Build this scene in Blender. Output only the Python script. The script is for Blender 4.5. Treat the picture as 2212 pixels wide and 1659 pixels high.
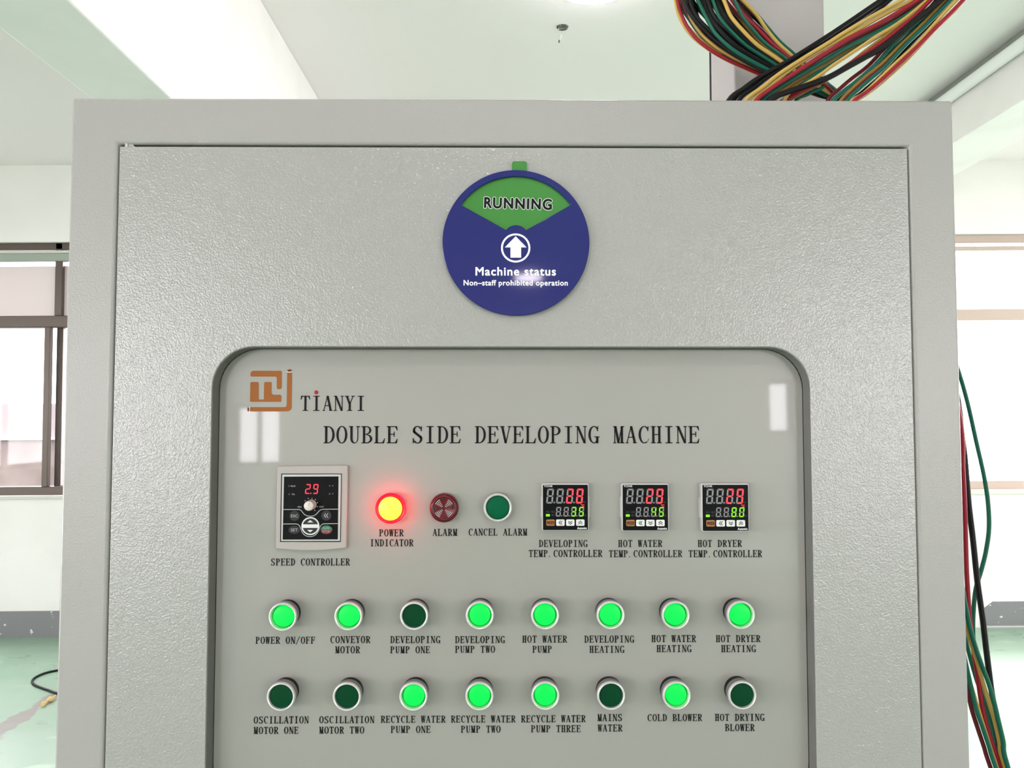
import bpy, bmesh, math, random
from mathutils import Vector, Matrix

for o in list(bpy.data.objects):
    bpy.data.objects.remove(o)
SC = bpy.context.scene
COL = SC.collection
PI = math.pi
rnd = random.Random(7)

# ------------------------------------------------------------------ camera, sky, lamps, exposure
FPX, CX, CY = 1661.0, 1106.0, 829.5          # focal length and centre in pixels of the 2212x1659 frame
PITCH, YAW = 0.0461514, 0.0077855
EYE = 1.5                                    # camera height
CAMX, CAMD = -0.00824, 0.75469               # beside the middle of the cabinet, in front of its face
TILT = Matrix.Rotation(math.radians(0.44), 4, 'Y')     # the cabinet stands a little out of plumb
cp, sp, cyw, syw = math.cos(PITCH), math.sin(PITCH), math.cos(YAW), math.sin(YAW)
FW = Vector((syw * cp, cyw * cp, sp))
RT = Vector((cyw, -syw, 0))
UP = RT.cross(FW)
cam_data = bpy.data.cameras.new('camera')
cam_data.sensor_width = 36.0
cam_data.lens = FPX / 2212 * 36
cam_data.clip_start = 0.02
cam_data.clip_end = 200
cam = bpy.data.objects.new('camera', cam_data)
COL.objects.link(cam)
cam_loc = Vector((CAMX, -CAMD, EYE))
m = Matrix((RT, UP, -FW)).transposed().to_4x4()
m.translation = cam_loc
cam.matrix_world = TILT @ m
SC.camera = cam

world = bpy.data.worlds.new('sky')
SC.world = world
world.use_nodes = True
bg = world.node_tree.nodes['Background']
bg.inputs[0].default_value = (1.0, 0.925, 0.93, 1)
bg.inputs[1].default_value = 11.0
_wn = world.node_tree                        # bright overcast sky above, darker ground below
_tc = _wn.nodes.new('ShaderNodeTexCoord')
_sx = _wn.nodes.new('ShaderNodeSeparateXYZ')
_rp = _wn.nodes.new('ShaderNodeValToRGB')
_mr = _wn.nodes.new('ShaderNodeMapRange')
_mr.inputs['From Min'].default_value = -0.32
_mr.inputs['From Max'].default_value = -0.10
_rp.color_ramp.elements[0].color = (0.10, 0.10, 0.095, 1)
_rp.color_ramp.elements[1].color = (1.0, 0.955, 1.0, 1)
_wn.links.new(_tc.outputs['Generated'], _sx.inputs[0])
_wn.links.new(_sx.outputs['Z'], _mr.inputs['Value'])
_wn.links.new(_mr.outputs['Result'], _rp.inputs['Fac'])
_wn.links.new(_rp.outputs['Color'], bg.inputs[0])
LAMP_STRENGTH = 44.0
sun_d = bpy.data.lights.new('sun', 'SUN')
sun_d.energy = 14.5
sun_d.angle = math.radians(9)
sun_d.color = (1.0, 0.91, 0.94)
sun = bpy.data.objects.new('sun', sun_d)
COL.objects.link(sun)
sun.rotation_euler = Vector((-math.cos(math.radians(33)) * 0.995, 0.03 * math.cos(math.radians(33)), -math.sin(math.radians(33)))).to_track_quat('-Z', 'Y').to_euler()

SC.view_settings.view_transform = 'Standard'
SC.view_settings.look = 'None'
SC.view_settings.gamma = 1.0
SC.view_settings.use_curve_mapping = False
SC.view_settings.exposure = 0.22


def ray(px, py):
    return RT * ((px - CX) / FPX) - UP * ((py - CY) / FPX) + FW


def at(px, py, y):
    """the point of the upright plane 'y' of the cabinet seen at a pixel (cabinet coordinates)"""
    d = ray(px, py)
    t = (y + CAMD) / d.y
    return cam_loc + d * t


def floor_at(px, py, h=0.0):
    """the floor point (world) seen at a pixel"""
    d = TILT.to_3x3() @ ray(px, py)
    c = TILT @ cam_loc
    return c + d * ((h - c.z) / d.z)


def room_at(px, py, y):
    d = TILT.to_3x3() @ ray(px, py)
    c = TILT @ cam_loc
    return c + d * ((y - c.y) / d.y)


# ------------------------------------------------------------------ materials
def lin(c):
    out = []
    for v in c[:3]:
        v /= 255.0
        out.append(v / 12.92 if v <= 0.04045 else ((v + 0.055) / 1.055) ** 2.4)
    return (out[0], out[1], out[2], 1.0)


def mat(name, col, rough=0.5, metal=0.0, coat=0.0, coat_rough=0.05, emit=None, strength=0.0, spec=0.5,
        bump=None, vary=None):
    m = bpy.data.materials.new(name)
    m.use_nodes = True
    nt = m.node_tree
    b = nt.nodes['Principled BSDF']
    b.inputs['Base Color'].default_value = lin(col)
    b.inputs['Roughness'].default_value = rough
    b.inputs['Metallic'].default_value = metal
    b.inputs['Coat Weight'].default_value = coat
    b.inputs['Coat Roughness'].default_value = coat_rough
    b.inputs['Specular IOR Level'].default_value = spec
    if emit is not None:
        b.inputs['Emission Color'].default_value = lin(emit)
        b.inputs['Emission Strength'].default_value = strength
    tc = None
    if bump or vary:
        tc = nt.nodes.new('ShaderNodeTexCoord')
    if bump:                                        # (scale, detail, distance, strength)
        n = nt.nodes.new('ShaderNodeTexNoise')
        n.inputs['Scale'].default_value = bump[0]
        n.inputs['Detail'].default_value = bump[1]
        n.inputs['Roughness'].default_value = 0.5
        nt.links.new(tc.outputs['Object'], n.inputs['Vector'])
        bp = nt.nodes.new('ShaderNodeBump')
        bp.inputs['Distance'].default_value = bump[2]
        bp.inputs['Strength'].default_value = bump[3]
        nt.links.new(n.outputs['Fac'], bp.inputs['Height'])
        nt.links.new(bp.outputs['Normal'], b.inputs['Normal'])
    if vary:                                        # (scale, second colour, low, high)
        n = nt.nodes.new('ShaderNodeTexNoise')
        n.inputs['Scale'].default_value = vary[0]
        n.inputs['Detail'].default_value = 5
        nt.links.new(tc.outputs['Object'], n.inputs['Vector'])
        r = nt.nodes.new('ShaderNodeValToRGB')
        r.color_ramp.elements[0].position = vary[2]
        r.color_ramp.elements[1].position = vary[3]
        r.color_ramp.elements[0].color = lin(col)
        r.color_ramp.elements[1].color = lin(vary[1])
        nt.links.new(n.outputs['Fac'], r.inputs['Fac'])
        nt.links.new(r.outputs['Color'], b.inputs['Base Color'])
    return m


def pane_mat(name, tint, gloss=0.03, milk=0.0, milk_col=(200, 190, 188)):
    m = bpy.data.materials.new(name)
    m.use_nodes = True
    nt = m.node_tree
    nt.nodes.remove(nt.nodes['Principled BSDF'])
    out = nt.nodes['Material Output']
    tr = nt.nodes.new('ShaderNodeBsdfTransparent')
    tr.inputs[0].default_value = lin(tint)
    gl = nt.nodes.new('ShaderNodeBsdfGlossy')
    gl.inputs['Roughness'].default_value = 0.03
    mx = nt.nodes.new('ShaderNodeMixShader')
    mx.inputs[0].default_value = gloss
    nt.links.new(tr.outputs[0], mx.inputs[1])
    nt.links.new(gl.outputs[0], mx.inputs[2])
    last = mx
    if milk > 0:
        tl = nt.nodes.new('ShaderNodeBsdfTranslucent')
        tl.inputs[0].default_value = lin(milk_col)
        m2 = nt.nodes.new('ShaderNodeMixShader')
        m2.inputs[0].default_value = milk
        nt.links.new(mx.outputs[0], m2.inputs[1])
        nt.links.new(tl.outputs[0], m2.inputs[2])
        last = m2
    nt.links.new(last.outputs[0], out.inputs[0])
    return m


M = {}
M['paint'] = mat('grey_textured_powder_coat', (160, 159, 155), 0.10, spec=0.85, bump=(590, 1.2, 0.00042, 1.0))
M['frame_paint'] = mat('grey_fine_powder_coat', (164, 162, 158), 0.27, spec=0.45, bump=(540, 1.0, 0.00025, 1.0))
M['panel'] = mat('grey_gloss_panel', (155, 153, 147), 0.32, spec=0.3, coat=1.0, coat_rough=0.035, bump=(900, 0, 0.0001, 0.15))
M['recess_shade'] = mat('dark_grey_recess_shade', (112, 112, 107), 0.6, spec=0.3)  # shade of the recess walls put into a darker grey
M['black_rubber'] = mat('black_rubber', (14, 14, 14), 0.6)
M['ink'] = mat('black_print', (12, 10, 12), 0.5, spec=0.2)
M['orange_ink'] = mat('orange_print', (154, 92, 42), 0.5, spec=0.2)
M['brown_ink'] = mat('brown_print', (120, 62, 34), 0.5, spec=0.2)
M['red_ink'] = mat('red_print', (160, 34, 50), 0.5, spec=0.2)
M['white_ink'] = mat('white_print', (240, 240, 242), 0.45, spec=0.2)
M['grey_ink'] = mat('grey_print', (170, 170, 170), 0.5, spec=0.2)
M['dim_ink'] = mat('dim_print', (88, 88, 88), 0.5, spec=0.2)
M['chrome'] = mat('satin_steel', (205, 203, 200), 0.28, metal=0.85)
M['barrel'] = mat('grey_metal_barrel', (128, 126, 124), 0.4, metal=0.35)
M['bezel'] = mat('silver_bezel', (214, 212, 208), 0.33, metal=0.45)
M['black_plastic'] = mat('black_plastic', (10, 10, 10), 0.5, spec=0.2)
M['lens_on'] = mat('lit_green_lens', (0, 70, 28), 0.35, spec=0.25, emit=(0, 246, 88), strength=0.84)
M['lens_glow'] = mat('lit_green_lens_rim', (0, 90, 30), 0.2, coat=0.4, emit=(0, 215, 50), strength=0.30)
M['lens_off'] = mat('dark_green_lens', (0, 62, 34), 0.4, spec=0.12)
M['lens_flat'] = mat('green_flush_lens', (0, 90, 56), 0.5, spec=0.1)
M['red_lamp'] = mat('lit_red_lens', (255, 0, 40), 0.25, emit=(255, 0, 22), strength=2.2)
M['red_side'] = mat('lit_red_lens_side', (255, 0, 40), 0.25, emit=(255, 0, 22), strength=21)
M['yellow_lamp'] = mat('lit_yellow_lens', (255, 230, 60), 0.3, emit=(255, 244, 60), strength=0.95)
M['buzzer'] = mat('dark_red_plastic', (92, 1, 16), 0.35, spec=0.3, coat=0.15)
M['buzzer_side'] = mat('clear_reddish_plastic', (150, 118, 112), 0.35)
M['slot'] = mat('dark_slot', (26, 4, 8), 0.6)
M['case'] = mat('light_grey_plastic', (192, 191, 187), 0.45)
M['beige'] = mat('warm_grey_plastic', (172, 165, 160), 0.45, bump=(500, 2, 0.0002, 0.2))
M['face_black'] = mat('black_display_face', (8, 8, 9), 0.4, spec=0.12)
M['key_dark'] = mat('dark_grey_key', (46, 46, 48), 0.5, spec=0.25)
M['key_white'] = mat('white_key', (224, 224, 222), 0.45)
M['key_brown'] = mat('brown_key', (160, 106, 56), 0.45)
M['run_green'] = mat('green_key', (24, 122, 84), 0.45)
M['stop_red'] = mat('red_key', (120, 22, 26), 0.45)
M['knob'] = mat('ivory_knob', (214, 204, 196), 0.4)
M['seg_off'] = mat('unlit_segment', (138, 136, 138), 0.5)
M['seg_red'] = mat('lit_red_segment', (200, 20, 30), 0.5, emit=(255, 74, 88), strength=1.0)
M['seg_led'] = mat('lit_led_digit', (200, 10, 30), 0.5, emit=(255, 64, 84), strength=1.15)
M['seg_green'] = mat('lit_green_segment', (60, 110, 20), 0.5, emit=(150, 255, 40), strength=0.86)
M['blue'] = mat('blue_gloss_plastic', (8, 19, 104), 0.35, spec=0.2, coat=0.7, coat_rough=0.05)
M['green'] = mat('green_gloss_plastic', (56, 130, 48), 0.35, spec=0.3, coat=0.5, coat_rough=0.08)
M['wire_black'] = mat('black_wire_sheath', (13, 13, 14), 0.5, spec=0.25)
M['wire_red'] = mat('red_wire_sheath', (146, 24, 42), 0.48, spec=0.3)
M['wire_darkred'] = mat('dark_red_wire_sheath', (98, 14, 26), 0.48, spec=0.3)
M['wire_green'] = mat('green_wire_sheath', (12, 92, 72), 0.48, spec=0.3)
M['wire_yellow'] = mat('yellow_wire_sheath', (194, 162, 84), 0.48, spec=0.3)
M['wire_brown'] = mat('ochre_wire_sheath', (140, 106, 44), 0.48, spec=0.3)
M['duct'] = mat('grey_duct_paint', (176, 170, 168), 0.45, bump=(300, 1, 0.0004, 0.3))
M['wall'] = mat('white_wall_paint', (240, 237, 234), 0.7, vary=(1.5, (233, 230, 226), 0.4, 0.7))
M['ceiling'] = mat('pale_ceiling_paint', (245, 239, 239), 0.75)
M['beam'] = mat('pale_beam_paint', (246, 241, 240), 0.75, vary=(3.0, (238, 235, 232), 0.45, 0.75))
M['lamp_body'] = mat('white_lamp_plastic', (240, 240, 238), 0.4)
M['lamp_glow'] = mat('lamp_diffuser', (255, 255, 255), 0.4, emit=(255, 244, 252), strength=LAMP_STRENGTH)
M['bronze'] = mat('bronze_aluminium', (84, 74, 66), 0.4, metal=0.35)
M['flare_pale'] = mat('flare_paled_aluminium', (186, 166, 154), 0.45)  # flare over the right window frame put into a paler colour
M['sill'] = mat('painted_sill', (206, 206, 198), 0.6)
M['rail_green'] = mat('grey_green_rail', (150, 160, 148), 0.5)
M['glass'] = pane_mat('clear_window_glass', (250, 250, 250))
M['frosted'] = pane_mat('milky_window_film', (225, 215, 212), 0.04, 0.85, (134, 135, 131))
M['pipe'] = mat('white_conduit', (246, 246, 246), 0.3)
M['rust'] = mat('rough_dark_metal', (70, 72, 66), 0.7, vary=(60, (150, 150, 140), 0.45, 0.65))
M['scrap'] = mat('yellow_foam', (222, 194, 128), 0.8)
M['house'] = mat('pinkish_render', (92, 86, 86), 0.8, vary=(2.0, (106, 100, 99), 0.35, 0.7))
M['house_low'] = mat('brown_render', (66, 57, 52), 0.8, vary=(2.5, (88, 80, 76), 0.35, 0.7))
M['house_ledge'] = mat('pale_ledge', (190, 186, 180), 0.7)


def baseboard_mat():
    m = mat('grey_skirting_paint', (128, 128, 130), 0.6)
    nt = m.node_tree
    b = nt.nodes['Principled BSDF']
    tc = nt.nodes.new('ShaderNodeTexCoord')
    n = nt.nodes.new('ShaderNodeTexNoise')
    n.inputs['Scale'].default_value = 22
    n.inputs['Detail'].default_value = 2
    nt.links.new(tc.outputs['Object'], n.inputs['Vector'])
    r = nt.nodes.new('ShaderNodeValToRGB')
    r.color_ramp.elements[0].position = 0.67
    r.color_ramp.elements[1].position = 0.70
    r.color_ramp.elements[0].color = lin((128, 128, 131))
    r.color_ramp.elements[1].color = lin((214, 216, 212))
    nt.links.new(n.outputs['Fac'], r.inputs['Fac'])
    nt.links.new(r.outputs['Color'], b.inputs['Base Color'])
    return m


def floor_mat():
    m = mat('worn_green_floor_paint', (96, 160, 120), 0.38, spec=0.45)
    nt = m.node_tree
    b = nt.nodes['Principled BSDF']
    L = nt.links
    tc = nt.nodes.new('ShaderNodeTexCoord')

    def noise(scale, detail, sx=1, sy=1):
        mp = nt.nodes.new('ShaderNodeMapping')
        mp.inputs['Scale'].default_value = (sx, sy, 1)
        L.new(tc.outputs['Object'], mp.inputs['Vector'])
        n = nt.nodes.new('ShaderNodeTexNoise')
        n.inputs['Scale'].default_value = scale
        n.inputs['Detail'].default_value = detail
        L.new(mp.outputs[0], n.inputs['Vector'])
        return n

    def ramp(src, a, bb, ca, cb):
        r = nt.nodes.new('ShaderNodeValToRGB')
        r.color_ramp.elements[0].position = a
        r.color_ramp.elements[1].position = bb
        r.color_ramp.elements[0].color = ca
        r.color_ramp.elements[1].color = cb
        L.new(src, r.inputs['Fac'])
        return r

    def mix(fac, a, bcol):
        x = nt.nodes.new('ShaderNodeMix')
        x.data_type = 'RGBA'
        L.new(fac, x.inputs[0])
        L.new(a, x.inputs[6])
        x.inputs[7].default_value = bcol
        return x.outputs[2]
    base = ramp(noise(1.1, 6).outputs['Fac'], 0.35, 0.7, lin((132, 166, 142)), lin((158, 182, 162)))
    K = (0, 0, 0, 1)
    Wt = (1, 1, 1, 1)
    worn = ramp(noise(2.6, 8, 1.0, 2.2).outputs['Fac'], 0.6, 0.68, K, (0.55, 0.55, 0.55, 1))
    c1 = mix(worn.outputs['Color'], base.outputs['Color'], lin((178, 206, 178)))
    grime = ramp(noise(5.0, 8, 0.8, 2.5).outputs['Fac'], 0.66, 0.72, K, (0.6, 0.6, 0.6, 1))
    c2 = mix(grime.outputs['Color'], c1, lin((92, 108, 98)))
    # the brownish scuff that runs across the floor by the cable loop
    a, e = floor_at(-40, 1606), floor_at(122, 1500)
    dirv = (e - a)
    ln = dirv.length
    mp = nt.nodes.new('ShaderNodeMapping')
    mp.vector_type = 'TEXTURE'
    mp.inputs['Location'].default_value = (a.x, a.y, 0)
    mp.inputs['Rotation'].default_value = (0, 0, math.atan2(dirv.y, dirv.x))
    L.new(tc.outputs['Object'], mp.inputs['Vector'])
    sx = nt.nodes.new('ShaderNodeSeparateXYZ')
    L.new(mp.outputs[0], sx.inputs[0])
    ns = noise(7.0, 5)
    ab = nt.nodes.new('ShaderNodeMath')
    ab.operation = 'ABSOLUTE'
    L.new(sx.outputs['Y'], ab.inputs[0])
    ad = nt.nodes.new('ShaderNodeMath')
    ad.operation = 'MULTIPLY_ADD'
    L.new(ns.outputs['Fac'], ad.inputs[0])
    ad.inputs[1].default_value = 0.16
    L.new(ab.outputs[0], ad.inputs[2])
    st = ramp(ad.outputs[0], 0.12, 0.135, (0.8, 0.8, 0.8, 1), K)
    inx = nt.nodes.new('ShaderNodeMath')
    inx.operation = 'COMPARE'
    L.new(sx.outputs['X'], inx.inputs[0])
    inx.inputs[1].default_value = ln * 0.5
    inx.inputs[2].default_value = ln * 0.5
    mu = nt.nodes.new('ShaderNodeMath')
    mu.operation = 'MULTIPLY'
    L.new(st.outputs['Color'], mu.inputs[0])
    L.new(inx.outputs[0], mu.inputs[1])
    c3 = mix(mu.outputs[0], c2, lin((134, 118, 118)))
    L.new(c3, b.inputs['Base Color'])
    rr = ramp(noise(3.0, 4).outputs['Fac'], 0.3, 0.7, (0.25, 0.25, 0.25, 1), (0.45, 0.45, 0.45, 1))
    L.new(rr.outputs['Color'], b.inputs['Roughness'])
    return m


M['floor'] = floor_mat()
M['skirting'] = baseboard_mat()


# ------------------------------------------------------------------ mesh helpers
class MB:
    """collects shapes, then links them as ONE mesh object"""

    def __init__(self):
        self.bm = bmesh.new()
        self.mats = []
        self.mi = 0

    def use(self, m):
        if m not in self.mats:
            self.mats.append(m)
        self.mi = self.mats.index(m)
        return self

    def face(self, pts, smooth=False):
        vs = [self.bm.verts.new(p) for p in pts]
        try:
            f = self.bm.faces.new(vs)
        except ValueError:
            return
        f.material_index = self.mi
        f.smooth = smooth

    def box(self, a, b):
        x0, y0, z0 = a
        x1, y1, z1 = b
        v = [self.bm.verts.new(p) for p in ((x0, y0, z0), (x1, y0, z0), (x1, y1, z0), (x0, y1, z0),
                                            (x0, y0, z1), (x1, y0, z1), (x1, y1, z1), (x0, y1, z1))]
        for q in ((0, 1, 5, 4), (1, 2, 6, 5), (2, 3, 7, 6), (3, 0, 4, 7), (4, 5, 6, 7), (3, 2, 1, 0)):
            f = self.bm.faces.new([v[i] for i in q])
            f.material_index = self.mi

    def flat(self, poly, y):
        """flat outline in the x-z plane facing the viewer"""
        self.face([(p[0], y, p[1]) for p in poly])

    def prism(self, poly, y0, y1):
        """outline in x-z pulled from y0 (front) to y1"""
        n = len(poly)
        a = [self.bm.verts.new((p[0], y0, p[1])) for p in poly]
        b = [self.bm.verts.new((p[0], y1, p[1])) for p in poly]
        for f in ([self.bm.faces.new(a), self.bm.faces.new(b[::-1])] +
                  [self.bm.faces.new((a[i], b[i], b[(i + 1) % n], a[(i + 1) % n])) for i in range(n)]):
            f.material_index = self.mi

    def lathe(self, prof, cx=0, cz=0, y=0, n=40, cap0=False, cap1=True):
        """profile of (radius, height towards the viewer) about the y axis"""
        rings = []
        for r, h in prof:
            rings.append([self.bm.verts.new((cx + r * math.cos(2 * PI * i / n), y - h, cz + r * math.sin(2 * PI * i / n)))
                          for i in range(n)])
        for k in range(len(rings) - 1):
            for i in range(n):
                f = self.bm.faces.new((rings[k][i], rings[k][(i + 1) % n], rings[k + 1][(i + 1) % n], rings[k + 1][i]))
                f.material_index = self.mi
                f.smooth = True
        if cap1:
            f = self.bm.faces.new(rings[-1])
            f.material_index = self.mi
        if cap0:
            f = self.bm.faces.new(rings[0][::-1])
            f.material_index = self.mi

    def tube(self, pts, r, n=8, caps=True):
        pts = [Vector(p) for p in pts]
        rings = []
        t0 = (pts[1] - pts[0]).normalized()
        ref = Vector((0, 1, 0)) if abs(t0.y) < 0.9 else Vector((1, 0, 0))
        u = t0.cross(ref).normalized()
        for i, p in enumerate(pts):
            t = (pts[min(i + 1, len(pts) - 1)] - pts[max(i - 1, 0)]).normalized()
            u = (u - t * u.dot(t)).normalized()
            w = t.cross(u)
            rr = r(i / (len(pts) - 1)) if callable(r) else r
            rings.append([self.bm.verts.new(p + (u * math.cos(2 * PI * k / n) + w * math.sin(2 * PI * k / n)) * rr)
                          for k in range(n)])
        for a, b in zip(rings, rings[1:]):
            for k in range(n):
                f = self.bm.faces.new((a[k], a[(k + 1) % n], b[(k + 1) % n], b[k]))
                f.material_index = self.mi
                f.smooth = True
        if caps:
            for rg in (rings[0][::-1], rings[-1]):
                f = self.bm.faces.new(rg)
                f.material_index = self.mi

    def build(self, name, parent=None, loc=None, bevel=0.0, seg=3, angle=40, normals=True, weld=False):
        if weld:
            bmesh.ops.remove_doubles(self.bm, verts=self.bm.verts, dist=1e-6)
        if normals:
            bmesh.ops.recalc_face_normals(self.bm, faces=self.bm.faces)
        me = bpy.data.meshes.new(name)
        self.bm.to_mesh(me)
        self.bm.free()
        for mm in self.mats:
            me.materials.append(mm)
        me.set_sharp_from_angle(angle=math.radians(35))
        o = bpy.data.objects.new(name, me)
        COL.objects.link(o)
        if parent is not None:
            o.parent = parent
        if loc is not None:
            o.location = loc
        if bevel:
            md = o.modifiers.new('bevel', 'BEVEL')
            md.width = bevel
            md.segments = seg
            md.limit_method = 'ANGLE'
            md.angle_limit = math.radians(angle)
            md.harden_normals = False
        return o


def new(m):
    return MB().use(M[m])


def rrect(x0, z0, x1, z1, r, n=8):
    """rounded rectangle outline, one arc per corner, from lower left round to upper left"""
    pts = []
    for cx, cz, a0 in ((x0 + r, z0 + r, PI), (x1 - r, z0 + r, 1.5 * PI), (x1 - r, z1 - r, 0), (x0 + r, z1 - r, PI / 2)):
        for i in range(n + 1):
            a = a0 + PI / 2 * i / n
            pts.append((cx + r * math.cos(a), cz + r * math.sin(a)))
    return pts


def disc(cx, cz, rx, rz=None, n=28):
    rz = rx if rz is None else rz
    return [(cx + rx * math.cos(2 * PI * i / n), cz + rz * math.sin(2 * PI * i / n)) for i in range(n)]


def arc_band(mb, cx, cz, ro, ri, a0, a1, y, n=16, roz=None, riz=None):
    roz = ro if roz is None else roz
    riz = ri if riz is None else riz
    for i in range(n):
        a, b = math.radians(a0 + (a1 - a0) * i / n), math.radians(a0 + (a1 - a0) * (i + 1) / n)
        mb.flat([(cx + ro * math.cos(a), cz + roz * math.sin(a)), (cx + ro * math.cos(b), cz + roz * math.sin(b)),
                 (cx + ri * math.cos(b), cz + riz * math.sin(b)), (cx + ri * math.cos(a), cz + riz * math.sin(a))], y)


def line_band(mb, pts, w, y):
    """a stroke of even width with mitred corners"""
    P = [Vector((p[0], p[1])) for p in pts]
    Q = [P[0]]
    for p in P[1:]:
        if (p - Q[-1]).length > 1e-6:
            Q.append(p)
    L, R_ = [], []
    for i, p in enumerate(Q):
        d0 = (p - Q[i - 1]).normalized() if i else (Q[1] - p).normalized()
        d1 = (Q[i + 1] - p).normalized() if i < len(Q) - 1 else d0
        n0, n1 = Vector((-d0.y, d0.x)), Vector((-d1.y, d1.x))
        m_ = (n0 + n1).normalized()
        k_ = w / 2 / max(0.4, m_.dot(n0))
        L.append(p + m_ * k_)
        R_.append(p - m_ * k_)
    for i in range(len(Q) - 1):
        mb.flat([tuple(L[i]), tuple(L[i + 1]), tuple(R_[i + 1]), tuple(R_[i])], y)


def smooth_path(pts, sub=6):
    pts = [Vector(p) for p in pts]
    out = []
    for i in range(len(pts) - 1):
        p0, p1, p2, p3 = pts[max(i - 1, 0)], pts[i], pts[i + 1], pts[min(i + 2, len(pts) - 1)]
        for k in range(sub):
            t = k / sub
            out.append(0.5 * ((2 * p1) + (p2 - p0) * t + (2 * p0 - 5 * p1 + 4 * p2 - p3) * t * t +
                              (3 * p1 - p0 - 3 * p2 + p3) * t ** 3))
    out.append(pts[-1])
    return out


def tag(o, label=None, cat=None, group=None, kind=None):
    if label:
        o['label'] = label
    if cat:
        o['category'] = cat
    if group:
        o['group'] = group
    if kind:
        o['kind'] = kind
    return o


def thing(name, label, cat, loc=(0, 0, 0), group=None, tilt=True):
    o = bpy.data.objects.new(name, None)
    o.empty_display_size = 0.05
    COL.objects.link(o)
    mt = Matrix.Translation(Vector(loc))
    o.matrix_world = TILT @ mt if tilt else mt
    return tag(o, label, cat, group)


def struct(o):
    o['kind'] = 'structure'
    return o


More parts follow.
